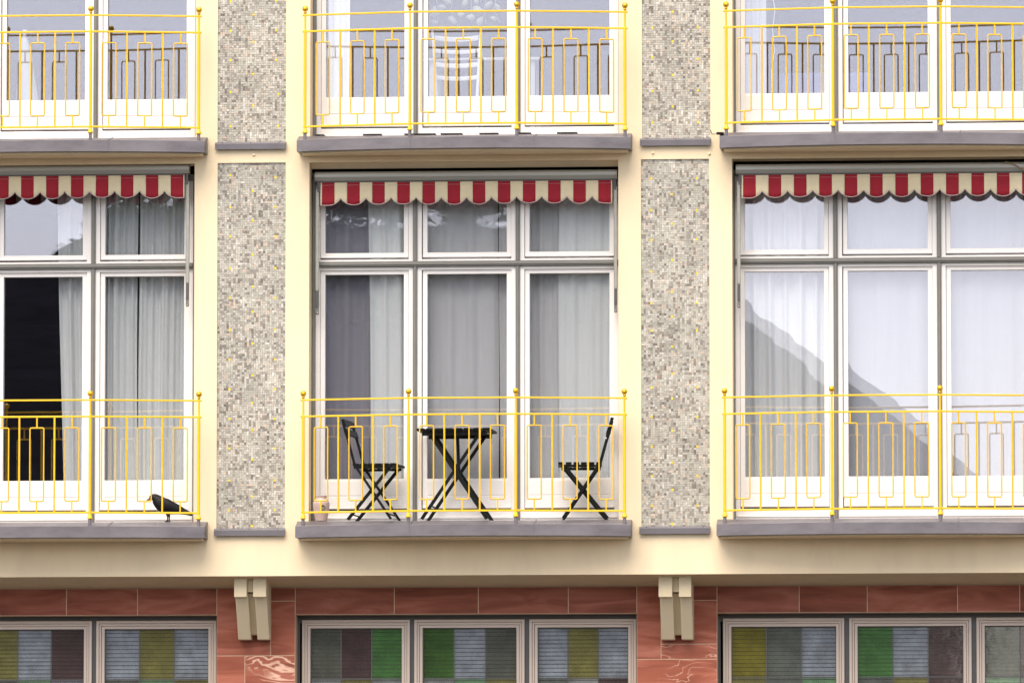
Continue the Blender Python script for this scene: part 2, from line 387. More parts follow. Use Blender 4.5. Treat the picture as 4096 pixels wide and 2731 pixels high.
# rooms behind the windows
mb = MB()
for zf, zc in ((ZFL - .1, ZFL + DZ - .2), (ZFL + DZ - .1, zt - .02), (2.6, zb - .02)):
    y0 = .21 if zf > zb - .5 else .68
    for a, b in ((XL + .05, -2.1), (-2.08, 1.3), (1.32, XR - .05)) if zf > 3 else ((XL + .05, -2.1), (-2.08, 1.3), (1.32, XR - .05)):
        vs = [(a, y0, zf), (b, y0, zf), (b, 3.9, zf), (a, 3.9, zf), (a, y0, zc), (b, y0, zc), (b, 3.9, zc), (a, 3.9, zc)]
        mb.add(vs, [(0, 1, 2, 3), (4, 7, 6, 5), (3, 2, 6, 7), (0, 3, 7, 4), (1, 5, 6, 2)])
mb.build('room', 'dark', bld, flip=False)

# ---- mosaic strips
def mosaic(x0, x1, z0, z1, golds, seed):
    rnd = random.Random(seed); nc = 30; p = (x1 - x0) / nc; nr = int((z1 - z0) / p + .5); pz = (z1 - z0) / nr
    mb = MB(); g = .0022; used = set(); from mathutils import noise as mn
    gold = {}
    for gx, gz in golds:
        i, j = int((gx - x0) / p), int((gz - z0) / pz); gold[(i, j)] = 1
    pal = [((.50, .48, .435), 42), ((.42, .40, .36), 25), ((.33, .30, .27), 14), ((.25, .22, .195), 8), ((.60, .58, .55), 9), ((.60, .48, .40), 4), ((.19, .165, .145), 2)]
    tot = sum(w for _, w in pal)
    def pick(drift):
        r = rnd.random() * tot
        for c, w in pal:
            r -= w
            if r <= 0: break
        k = rnd.uniform(.92, 1.08) * (1 - .22 * drift); return (c[0] * k, c[1] * k * .97, c[2] * k * .885, 1)
    mb.box(x0 - .01, x1 + .01, .016, .029, z0 - .01, z1 + .01, 1)
    for j in range(nr):
        for i in range(nc):
            if (i, j) in used: continue
            w = h = 1; c = pick(mn.noise((i * .11, j * .08, seed * 3.7)) + .5 * mn.noise((i * .03, j * .3, seed)))
            if (i, j) in gold: c = (.95, .66, .03, 1); used.add((i, j))
            else:
                r = rnd.random()
                if r < .17 and j + 1 < nr and (i, j + 1) not in gold: h = 2
                elif r < .24 and i + 1 < nc and (i + 1, j) not in gold and (i + 1, j) not in used: w = 2
                for a in range(w):
                    for b in range(h): used.add((i + a, j + b))
            sh = random.Random((i // 15) * 91 + (j // 15) * 7 + seed); jx, jz = rnd.uniform(-.0008, .0008) + sh.uniform(-.0012, .0012), rnd.uniform(-.0008, .0008) + sh.uniform(-.0012, .0012)
            a, b = x0 + i * p + g / 2 + jx, x0 + (i + w) * p - g / 2 + jx
            d, e = z0 + j * pz + g / 2 + jz, z0 + (j + h) * pz - g / 2 + jz
            yy = [.0115 + rnd.uniform(-.0008, .0008) for _ in range(4)]
            vs = [(a, yy[0], d), (b, yy[1], d), (b, yy[2], e), (a, yy[3], e), (a, .017, d), (b, .017, d), (b, .017, e), (a, .017, e)]
            mb.add(vs, [(0, 1, 2, 3), (0, 4, 5, 1), (1, 5, 6, 2), (2, 6, 7, 3), (3, 7, 4, 0)], 0, c)
    return mb
gy_side = [707, 826, 945, 1074, 1195, 1316, 1437, 1556, 1676, 1796, 1918, 2038]
gy_mid = [761, 880, 1021, 1150, 1250, 1371, 1502, 1611, 1719, 1839, 1981, 2102]
gu_side = [6, 124, 243, 373, 503]; gu_mid = [60, 168, 297, 426]
gr_side = [713, 843, 961, 1090, 1211, 1320, 1547, 1667, 1787, 1906, 2025]; gr_mid = [778, 897, 1038, 1166, 1266, 1386, 1492, 1591, 1721, 1851, 1960, 2091]
ur_side = [112, 233, 363, 491]; ur_mid = [47, 168, 298, 427]
specs = [(mos[0], 921, 1103, 1007, gy_side, gy_mid), (mos[1], 925, 1108, 1012, gu_side, gu_mid), (mos[2], 2604, 2788, 2690, gr_side, gr_mid), (mos[3], 2606, 2789, 2692, ur_side, ur_mid)]
for k, (r, xa, xb, xm, sd, md) in enumerate(specs):
    gl = [(WX(xx, .01, yy), WZ(yy, .01, xx)) for yy in sd for xx in (xa, xb)] + [(WX(xm, .01, yy), WZ(yy, .01, xm)) for yy in md]
    mp_ = mosaic(r[0], r[1], r[2], r[3], gl, 11 + k).build('mosaic_panel', ['tile', 'grout'], bld)
    s_ = MB(); xo = .016
    xs0, xs1, zt_ = r[0] - xo, r[1] + .004, r[2] + .004
    h = .058
    prof = [(.028, zt_ + .012), (-.028, zt_ - .004), (-.034, zt_ - .012), (-.034, zt_ - h), (-.027, zt_ - h), (-.027, zt_ - .02), (.0, zt_ - .016)]
    n = len(prof); vs = [(xs0, y, z) for y, z in prof] + [(xs1, y, z) for y, z in prof]
    fs = [(i, (i + 1) % n, n + (i + 1) % n, n + i) for i in range(n)] + [tuple(range(n)), tuple(range(2 * n - 1, n - 1, -1))]
    s_.add(vs, fs)
    for f in (.1, .5, .9): s_.sphere((xs0 + (xs1 - xs0) * f, -.028, zt_ - .001), .005, 8)
    s_.build('sill', 'sillzinc', mp_)
for px, py in ((1016, 620), (2612, 613), (2837, 616), (1570, 625)):
    p = W(px, py, 0); m = MB(); m.lathe([(.0, .0), (.011, .0), (.011, .006), (.006, .012), (0, .013)], (0, 0, 0), 12)
    m.v = [(p.x + x, p.y - z, p.z + y) for x, y, z in m.v]; m.build('wall_anchor', 'plaster', bld, origin=p)

# ---- windows of the two balcony rows
yv = .24
gx = [(1300, 1615), (1709, 2027), (2118, 2438)]
X = lambda px: WX(px, yv)
Z = lambda py: WZ(py, yv, 1868)
wc = Vector((X(1869), yv, Z(1913)))
def make_window():
    mb = MB()                                      # grey metal outer frame
    xl, xr = X(1250), X(2488); zt2 = Z(690); zbm = Z(2096)
    wj = X(1263) - X(1250)
    mb.box(xl, xl + wj, .20, .31, zbm, zt2); mb.box(xr - wj, xr, .20, .31, zbm, zt2)
    tz0, tz1 = Z(1066), Z(1045)
    for m_ in (1661, 2072):
        a, b = X(m_ - 8.5), X(m_ + 8.5)
        mb.box(a, b, .205, .31, zbm, tz0 - .001); mb.box(a, b, .205, .31, tz1 + .001, zt2 - .05)
        mb.box(a + .009, b - .009, .198, .206, zbm, tz0 - .002); mb.box(a + .009, b - .009, .198, .206, tz1 + .002, zt2 - .05)
    mb.box(xl + wj, xr - wj, .195, .31, tz0, tz1); mb.box(xl + wj + .001, xr - wj - .001, .185, .196, tz0 + .012, tz1 - .016)
    mb.box(xl + wj, xr - wj, .2, .31, zt2 - .05, zt2)
    w = mb.build('window', 'grey', bld, origin=wc, bevel=.003)
    cs = MB(); edges = [(1263, 1652.5), (1669.5, 2063.5), (2080.5, 2475)]
    for (a, b) in edges:
        cs.ring(X(a), X(b), Z(1044), Z(708), .036, .036, .016, .036, .222, .30)
        cs.ring(X(a), X(b), Z(2090), Z(1067), .036, .036, Z(2040) - Z(2090), .024, .222, .30)
        cs.box(X(a) + .01, X(b) - .01, .212, .223, Z(2074), Z(2066))
    cs.build('casing', 'white', w, bevel=.003)
    for (a, b) in gx:
        for up in (1, 0):
            xa, xb = X(a), X(b); g1, g0 = (Z(745), Z(1009)) if up else (Z(1095), Z(1913))
            sm = MB(); sw = X(18) - X(0)
            bot = (Z(1009) - Z(1029)) if up else (Z(1913) - Z(2033))
            sm.ring(xa - sw, xb + sw, g0 - bot, g1 + .032, sw, sw, bot, .032, .240, .295)
            sm.ring(xa - .007, xb + .007, g0 - .007, g1 + .007, .007, .007, .007, .007, .252, .262)   # glazing bead
            if up: sm.box(xa - sw + .004, xb + sw - .004, .230, .241, g0 - bot + .001, g0 - bot + .012)
            else:
                zl = Z(1981)
                sm.box(xa + .002, xb - .002, .2365, .2415, zl + .004, g0 - .014); sm.box(xa + .002, xb - .002, .2365, .2415, g0 - bot + .02, zl - .004)
                sm.box(xa - sw + .002, xb + sw - .002, .228, .241, g0 - bot + .002, g0 - bot + .016)
            sm.build('sash', 'white', w, bevel=.003)
            c = Vector(((xa + xb) / 2, .268, (g0 + g1) / 2)); pm = MB(); e = .006
            tl = .0016
            hw, hz = (xb - xa) / 2 + e, (g1 - g0) / 2 + e
            f = [(c.x - hw, c.y, c.z - hz), (c.x + hw, c.y, c.z - hz), (c.x + hw, c.y, c.z + hz), (c.x - hw, c.y, c.z + hz)]
            bk = [(x, y + .018 + tl * ((x - c.x) + .5 * (z - c.z)), z) for x, y, z in f]
            pm.add(f + bk, [(0, 1, 2, 3), (7, 6, 5, 4), (0, 4, 5, 1), (1, 5, 6, 2), (2, 6, 7, 3), (3, 7, 4, 0)])
            pm.build('pane', 'glass', w, origin=c, flip=False)
    return w
win = make_window()
WIN = {}
spots = {'LM': (1869, 1869, 0), 'LL': (171.5, 171.5, 0), 'LR': (3554, 3554, 0), 'UM': (1871, 0, 1), 'UL': (184, 0, 1), 'UR': (3553, 0, 1)}
DZW = WZ(386, yv, 1868) - WZ(1913, yv, 1868)
rt = random.Random(4)
for k, (px, _, up) in spots.items():
    w = win if k == 'LM' else copy_tree(win, bld)
    w.location = (WX(px, yv, 300 if up else 1500), yv, wc.z + (DZW if up else 0)); WIN[k] = w
    for ch in w.children:
        if ch.name.startswith('pane'): ch.rotation_euler = (rt.uniform(-.0022, .0022), 0, rt.uniform(-.0035, .0035))
for ch in WIN['LL'].children:                                # this transom leans back a touch and mirrors open sky
    if ch.name.startswith('pane') and ch.location.z > 1.2 and abs(ch.location.x) < .3: ch.rotation_euler = (-.0034, 0, .0005)
wavy_panes = [ch for ch in WIN['LM'].children if ch.name.startswith('pane') and ch.location.z > 1.2]
me2 = {}
for ch in wavy_panes:
    if ch.data.name not in me2:
        d = ch.data.copy(); d.materials[0] = M['glass_wavy']; me2[ch.data.name] = d
    ch.data = me2[ch.data.name]

# ---- balcony slabs (bowed zinc-clad ledges)
def bow(u, end=-.22, mid=-.38): return end + (mid - end) * (1 - u * u)
sl_c = WX(1849, -.25, 2100); hwid = (WX(2519, -.25, 2100) - WX(1177, -.25, 2100)) / 2
def make_slab():
    zt2, zb2 = WZ(2096, -.37), WZ(2141, -.37)
    n = 28; mb = MB()
    us = [-1 + 2 * i / n for i in range(n + 1)]
    fr = [(sl_c + u * hwid, bow(u)) for u in us]
    lip = .006
    vs = []; fs = []
    for x, y in fr:
        vs += [(x, y, zb2), (x, y, zt2), (x, y + .012, zt2 + .003), (x, -.06, ZFL), (x, .0, ZFL), (x, 0.0, zb2 + .004)]
    for i in range(n):
        for k in range(5): fs.append((i * 6 + k, (i + 1) * 6 + k, (i + 1) * 6 + k + 1, i * 6 + k + 1))
        fs.append((i * 6 + 5, (i + 1) * 6 + 5, (i + 1) * 6, i * 6))
    fs += [tuple(range(6)), tuple(n * 6 + k for k in range(5, -1, -1))]
    mb.add(vs, fs)
    mb.box(op[2][0] + .001, op[2][1] - .001, -.001, .24, ZFL - .05, ZFL - .0005)
    # plaster core showing below the sheet
    vs = []; fs = []; m2 = n
    for u in us:
        x, y = sl_c + u * (hwid - .03), bow(u) + .05
        vs += [(x, y, zb2 + .01), (x, y, zb2 - .014), (x, -.001, zb2 - .014), (x, -.001, zb2 + .01)]
    for i in range(n):
        for k in range(4): fs.append((i * 4 + k, (i + 1) * 4 + k, (i + 1) * 4 + (k + 1) % 4, i * 4 + (k + 1) % 4))
    fs += [(0, 1, 2, 3), tuple(n * 4 + k for k in (3, 2, 1, 0))]
    mb.add(vs, fs, 1)
    o = Vector((sl_c, 0, ZFL)); s = mb.build('balcony_slab', ['zinc', 'plaster'], bld, origin=o)
    for px in (1640, 2137):
        u = (WX(px, -.3, 2100) - sl_c) / hwid; x = sl_c + u * hwid; y = bow(u)
        q = MB(); q.box(x - .003, x + .003, y - .003, y + .01, zb2 - .001, zt2 + .002); q.bar((x, y, zt2 + .003), (x, -.06, ZFL + .002), .012, .006, (0, 0, 1))
        q.build('seam', 'zinc', s)
    return s
slab = make_slab(); SLAB = {'LM': slab}
for k, (px, up) in {'LL': (150, 0), 'LR': (3541, 0), 'UM': (1852, 1), 'UL': (153, 1), 'UR': (3550, 1)}.items():
    c = copy_tree(slab, bld); c.location = (WX(px, -.25, 560 if up else 2100), 0, ZFL + (DZ if up else 0)); SLAB[k] = c

# ---- brackets under the overhang
def bracket(sx, upper, shafts, mids):
    o = W(sx, 2306, .1); mb = MB()
    yw = ys
    def z(py, y): return WZ(py, y, sx)
    # px measured on the front faces
    yt = .10
    for (a, b) in upper:                                   # upper blocks
        x0, x1 = W(a, 2340, yt).x, W(b, 2340, yt).x; mb.box(x0, x1, yt, yw + .004, z(2387, yt), zb + .02)
    for (a, b, c, d) in shafts:                            # raking shafts
        y0, y1 = yt + .035, yw - .12; zt3, zb3 = z(2387, yt) + .01, z(2557, y1)
        xa, xb = W(a, 2390, y0).x, W(b, 2390, y0).x
        vs = [(xa, y0, zt3), (xb, y0, zt3), (xb, y1, zb3), (xa, y1, zb3), (xa, yw + .004, zt3), (xb, yw + .004, zt3), (xb, yw + .004, zb3), (xa, yw + .004, zb3)]
        mb.add(vs, [(0, 3, 2, 1), (4, 5, 6, 7), (0, 1, 5, 4), (3, 7, 6, 2), (0, 4, 7, 3), (1, 2, 6, 5)])
    a, b, c, d = mids; y0 = yt + .05
    mb.box(W(a, 2340, y0).x, W(b, 2340, y0).x, y0, yw + .003, z(2367, y0), zb + .02)
    y0, y1 = yt + .09, yw - .08; zt3, zb3 = z(2372, y0), z(2538, y1); xa, xb = W(c, 2450, y0).x - .012, W(d, 2450, y0).x + .012
    vs = [(xa, y0, zt3), (xb, y0, zt3), (xb, y1, zb3), (xa, y1, zb3), (xa, yw + .003, zt3), (xb, yw + .003, zt3), (xb, yw + .003, zb3), (xa, yw + .003, zb3)]
    mb.add(vs, [(0, 3, 2, 1), (4, 5, 6, 7), (0, 1, 5, 4), (3, 7, 6, 2), (0, 4, 7, 3), (1, 2, 6, 5)])
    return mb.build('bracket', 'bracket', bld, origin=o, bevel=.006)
bracket(1000, ((936, 987), (1012, 1065)), ((941, 992, 0, 0), (1018, 1067, 0, 0)), (986, 1013, 990, 1020))
bracket(2700, ((2634, 2689), (2715, 2765)), ((2639, 2692, 0, 0), (2720, 2767, 0, 0)), (2688, 2716, 2694, 2721))

# ---- sandstone storey
yst = ys
G = {'L': (-640, 867), 'M': (1181, 2547), 'R': (2868, 4420)}
zg_top = WZ(2454, yst); zg_bot = 2.95
gholes = [(WX(a, yst, 2500), WX(b, yst, 2500), zg_bot, zg_top) for a, b in G.values()]
mb = MB(); holed(mb, XL, XR, 0, zs_ + .0, gholes, yst + .0012, [.2] * 3, .2); mb.build('mortar_bed', 'mortar', bld, flip=False)
mb = MB(); rs = random.Random(5); jw = .0055
def block(x0, x1, z0, z1, vein=None, br=None):
    c = (rs.random(), vein if vein is not None else rs.choice((.0, .03, .05, .07)), br if br is not None else rs.uniform(.93, 1.05), 1)
    mb.box(x0 + jw / 2, x1 - jw / 2, yst, yst + .2, z0 + jw / 2, z1 - jw / 2, 0, c)
bx = lambda px: WX(px, yst, 2400)
band = [-640, -230, 266, 550, 867]
for a, b in zip(band, band[1:]): block(bx(a), bx(b), zg_top - .0, zs_, rs.choice((.05, .09)))
band = [1181, 1577, 1913, 2273, 2547]
for a, b, v in zip(band, band[1:], (.12, .05, .03, .04)): block(bx(a), bx(b), zg_top, zs_, v)
band = [2868, 3197, 3469, 3830, 4079, 4420]
for a, b, v in zip(band, band[1:], (.05, .03, .08, .03, .05)): block(bx(a), bx(b), zg_top, zs_, v)
zz = lambda py: WZ(py, yst, 1000)
lz = [zz(2621), zz(2860), zz(3100), zz(3340), zz(3580), 1.2, .6, 0]
def pier(x0, x1, xs, first, rows):
    pass
xa, xb = bx(867), bx(1181)  # lower pier stones brightened: daylight clear of the overhang put into their tone
block(xa, bx(1083), zz(2621), zs_, .04, 1.22); block(bx(1083), xb, zz(2403), zs_, .1, 1.0); block(bx(1083), xb, zz(2621), zz(2403), .03, 1.25)
block(xa, bx(980), zz(2860), zz(2621), .0, 1.45); block(bx(980), xb, zz(2860), zz(2621), .95, 1.3)
block(xa, bx(1060), zz(3100), zz(2860)); block(bx(1060), xb, zz(3100), zz(2860), .4); block(xa, xb, zg_bot, zz(3100))
zr = lambda py: WZ(py, yst, 2700)
xa, xb = bx(2547), bx(2868)  # second pier likewise, daylight below the overhang set into the stone tone
block(xa, bx(2644), zr(2635), zs_, .03, 1.22); block(bx(2644), xb, zr(2400), zs_, .04, .97); block(bx(2644), xb, zr(2574), zr(2400), .03, 1.22); block(bx(2644), xb, zr(2635), zr(2574), .24, 1.35)
block(xa, xb, zr(2850), zr(2635), .2, 1.45); block(xa, bx(2720), zr(3080), zr(2850)); block(bx(2720), xb, zr(3080), zr(2850), .2); block(xa, xb, zg_bot, zr(3080))
for (a, b) in ((XL, bx(-640)), (bx(4420), XR)):
    z = zs_
    while z > zg_bot + .1: block(a, b, max(z - .45, zg_bot), z); z -= .45
z = zg_bot
while z > .05:
    x = XL; off = rs.uniform(.3, .8)
    while x < XR - .01:
        x2 = min(x + off, XR); block(x, x2, max(z - .5, 0), z); x = x2; off = rs.uniform(.6, 1.1)
    z -= .5
mb.build('sandstone_cladding', 'stone', bld, bevel=.002)

# ---- ground floor windows with coloured panes
C_ = dict(blue=(.62, .67, .72), olive=(.60, .56, .15), brown=(.33, .20, .18), green=(.25, .62, .16), grey=(.42, .46, .38), dgrey=(.36, .38, .29), lilac=(.58, .55, .62), lgreen=(.42, .74, .40), yel=(.62, .55, .04), dgreen=(.22, .50, .08), pale=(.66, .68, .65))
GW = {'L': [((-580, -115), ('blue', 'green', 'grey'), ('olive', 'pale', 'brown')), ((-97, 367), ('olive', 'blue', 'brown'), ('grey', 'lgreen', 'lilac')), ((385, 865), ('blue', 'olive', 'blue'), ('grey', 'lgreen', 'olive'))],
      'M': [((1208, 1639), ('dgrey', 'brown', 'green'), ('pale', 'olive', 'pale')), ((1657, 2098), ('dgreen', 'blue', 'dgrey'), ('pale', 'lgreen', 'olive')), ((2117, 2545), ('blue', 'olive', 'blue'), ('grey', 'pale', 'brown'))],
      'R': [((2892, 3377), ('yel', 'grey', 'blue'), ('olive', 'grey', 'lgreen')), ((3397, 3886), ('green', 'blue', 'brown'), ('grey', 'olive', 'brown')), ((3906, 4395), ('dgrey', 'brown', 'blue'), ('lgreen', 'grey', 'olive'))]}
yg = yst + .15
GX = lambda px: WX(px, yg, 2550)
blinds = []
for key, cols in GW.items():
    o = Vector(((GX(cols[0][0][0]) + GX(cols[-1][0][1])) / 2, yg, zg_bot))
    mb = MB(); h0 = gholes['LMR'.index(key)]
    mb.ring(h0[0], h0[1], zg_bot, zg_top, .02, .02, .05, .06, yg + .03, yg + .14)
    for (a, _, _), (b, _, _) in zip(cols, cols[1:]): mb.box(GX(a[1]) - .004, GX(b[0]) + .004, yg + .025, yg + .0859, zg_bot + .05, zg_top - .06)
    w = mb.build('window', 'darkgrey', bld, origin=o)
    for (a, b), top, bot in cols:
        x0, x1 = GX(a), GX(b); z1, z0 = WZ(2476, yg, 1868), zg_bot + .03
        sm = MB(); sm.ring(x0, x1, z0, z1, .022, .022, .03, .022, yg, yg + .1); sm.ring(x0 + .024, x1 - .024, z0 + .032, z1 - .024, .016, .016, .03, .018, yg + .007, yg + .1)
        sm.ring(x0 + .042, x1 - .042, z0 + .064, z1 - .044, .024, .024, .03, .022, yg + .014, yg + .1)
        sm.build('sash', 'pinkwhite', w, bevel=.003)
        gx0, gx1 = x0 + .065, x1 - .065; gz1 = z1 - .064; gz0 = z0 + .09
        rows = [gz1, WZ(2711, yg, 1868), WZ(2916, yg, 1868), WZ(3110, yg, 1868), gz0]
        pal = [top, bot, ('olive', 'blue', 'green'), ('blue', 'brown', 'pale')]
        pm = MB(); ld = MB(); yp = yg + .05; cw = (gx1 - gx0) / 3
        for r_ in range(4):
            for c_ in range(3):
                q = tuple(t ** .62 for t in C_[pal[r_][c_]]); av = sum(q) / 3; q = tuple(t * .68 + av * .32 + .03 for t in q) + (1,)
                pm.box(gx0 + c_ * cw + .0005, gx0 + (c_ + 1) * cw - .0005, yp, yp + .004, rows[r_ + 1] + .0005, rows[r_] - .0005, 0, q)
        for c_ in (1, 2): ld.box(gx0 + c_ * cw - .0045, gx0 + c_ * cw + .0045, yp - .004, yp + .008, gz0, gz1)
        for r_ in (1, 2, 3):
            for c_ in range(3): ld.box(gx0 + c_ * cw + .0045, gx0 + (c_ + 1) * cw - .0045, yp - .0045, yp + .0085, rows[r_] - .0045, rows[r_] + .0045)
        ld.ring(gx0 - .002, gx1 + .002, gz0 - .002, gz1 + .002, .009, .009, .009, .012, yp - .006, yp + .0095)
        pm.build('stained_pane', 'stained', w); ld.build('lead', 'darkgrey', w)
        blinds.append((key, gx0, gx1, gz0, gz1))
bl_txt = {('L', 0): None, ('L', 1): 'horizontal slat blind behind the olive, grey-blue and dark brown stained panes', ('L', 2): 'horizontal slat blind behind blue, olive, blue panes beside the sandstone pier with swirled veins',
          ('M', 0): 'horizontal slat blind behind the dark grey, brown and bright green stained panes', ('M', 1): 'horizontal slat blind behind the dark green, grey-blue and dark olive stained panes', ('M', 2): 'horizontal slat blind behind blue, olive, blue panes in the central ground floor window',
          ('R', 0): 'horizontal slat blind behind the mustard, grey-green and blue stained panes', ('R', 1): 'horizontal slat blind behind the bright green, blue and dark brown stained panes', ('R', 2): 'horizontal slat blind behind the dark grey-green pane cut by the picture edge'}
cnt = {}
for key, x0, x1, z0, z1 in blinds:
    i = cnt.get(key, 0); cnt[key] = i + 1
    if bl_txt[(key, i)] is None: continue
    e = empty('venetian_blind', ((x0 + x1) / 2, yg + .085, z1), bl_txt[(key, i)], 'blind', 'slat blinds behind the stained glass')
    mb = MB(); p = .0325; z = z1 - .05; k = 0; rb = random.Random(hash((i, 3)) % 99)
    while z > z0:
        t = .98 + rb.uniform(-.05, .05); hw = .0158
        mb.bar((x0 - .02, yg + .085, z), (x1 + .02, yg + .085 + rb.uniform(-.002, .002), z + rb.uniform(-.001, .001)), .0022, hw * 2, (0, -math.cos(t), -math.sin(t)))
        z -= p
    mb.build('slats', 'blind', e); hb = MB(); hb.box(x0 - .03, x1 + .03, yg + .068, yg + .1, z1 - .03, z1 + .01); hb.build('headrail', 'blind', e)
    tp = MB()
    for f in (.15, .85): tp.box(x0 + (x1 - x0) * f - .001, x0 + (x1 - x0) * f + .001, yg + .0655, yg + .067, z0, z1 - .03)
    tp.build('cord', 'blind', e)

# ------------------------------------------------------------------ railings
rx0 = WX(1851, -.28, 1800); half = (WX(2493, -.2, 1800) - WX(1208, -.2, 1800)) / 2
zB, zT = railing_z(2090), railing_z(1591)
RY = [-.205, -.345, -.345, -.205]; RXo = [-half, -half / 3, half / 3, half]
def make_railing():
    root = empty('balcony_railing', (rx0, 0, zB), 'x', 'railing')
    zm, zbt, zr1, zr0 = railing_z(1657), railing_z(2042), railing_z(1702), railing_z(1996)
    P = [Vector((rx0 + x, y, 0)) for x, y in zip(RXo, RY)]
    at = lambda p, z: Vector((p.x, p.y, z))
    for nm, z, r in (('top_rail', zT, .0070), ('middle_rail', zm, .0074), ('bottom_rail', zbt, .0075)):
        mb = MB(); pts = [at(p, z) for p in P]
        pts[0] += (pts[0] - pts[1]).normalized() * .014; pts[3] += (pts[3] - pts[2]).normalized() * .014
        for a, b in zip(pts, pts[1:]): mb.bar(a, b, 2 * r, 2 * r, (0, 0, 1))
        if nm != 'bottom_rail':
            for q in (pts[0], pts[3]): mb.sphere(q, .0095, 10)
        mb.build(nm, 'yellow', root, bevel=.002)
    for p in P:
        mb = MB()
        mb.lathe([(.0068, zT - .006), (.0072, zT + .022), (.0072, zT - .006)][0:0] + [(.0115, zbt - .01), (.0115, zm - .002), (.0105, zm + .008), (.0078, zm + .02), (.0078, zT + .02)], (p.x, p.y, 0), 14)
        post = mb.build('post', 'yellow', root)
        zc = railing_z(1565)
        fm = MB(); fm.sphere((p.x, p.y, zc), .0235, 20); fm.lathe([(.0095, zT + .012), (.0125, zT + .02), (.0125, zT + .026), (.008, zT + .03), (.008, zc - .015)], (p.x, p.y, 0), 14)
        fm.build('finial', 'gold', post)
        zf = railing_z(2068)
        bm_ = MB(); bm_.lathe([(.021, zf), (.022, zf + .006), (.02, zf + .012), (.0155, zf + .024), (.0135, zf + .036), (.0115, zf + .04)], (p.x, p.y, 0), 16); bm_.build('foot', 'yellow', post)
        pg = MB(); pg.lathe([(.0135, zB - .014), (.0135, zf - .001)], (p.x, p.y, 0), 14); pg.build('peg', 'zinc', post)
    for i in range(3):
        a, b = P[i], P[i + 1]
        for j in range(5):
            f = .5 + (j - 2) * (71 / 430.0); c = a.lerp(b, f); d = (b - a).normalized()
            if j % 2:
                mb = MB(); mb.bar(at(c, zbt + .004), at(c, zm - .004), .0138, .0138, d); mb.build('baluster', 'ochre', root, bevel=.002)
            else:
                hw = .0555; rc = .012; pts = []
                for sx, sz, a0 in ((1, 1, 0), (-1, 1, 90), (-1, -1, 180), (1, -1, 270)):
                    for t in (0, 30, 60, 90):
                        an = math.radians(a0 + t); pts.append(at(c + d * (sx * (hw - rc) + rc * math.cos(an)), (zr1 if sz > 0 else zr0) - sz * rc + rc * math.sin(an)))
                mb = MB(); mb.tube(pts, .0055, 8, closed=True)
                mb.bar(at(c, zr1), at(c, zm - .004), .0108, .0108, d); mb.bar(at(c, zbt + .004), at(c, zr0), .0108, .0108, d)
                mb.build('loop_bar', 'ochre', root)
    return root
ra = make_railing()
RT_ = {'LM': 'yellow metal balcony railing in front of the black folding table and two chairs',
       'LL': 'yellow metal balcony railing with the black bird standing behind its bars',
       'LR': 'yellow metal balcony railing before the white sheer curtains with a roof reflected over them',
       'UM': 'yellow metal balcony railing before the white ladder-back chair seen through glass',
       'UL': 'yellow metal balcony railing before panes showing a closed white parasol',
       'UR': 'yellow metal balcony railing before panes with a blue sofa, small black clip beside it'}
GR = 'yellow railings with ball finials on the balconies'
for k, (px, up) in {'LM': (1851, 0), 'LL': (152, 0), 'LR': (3545, 0), 'UM': (1856, 1), 'UL': (155, 1), 'UR': (3548, 1)}.items():
    r = ra if k == 'LM' else copy_tree(ra)
    r.location = (WX(px, -.28, 300 if up else 1800), 0, zB + (DZR if up else 0)); tag(r, RT_[k], 'railing', GR)

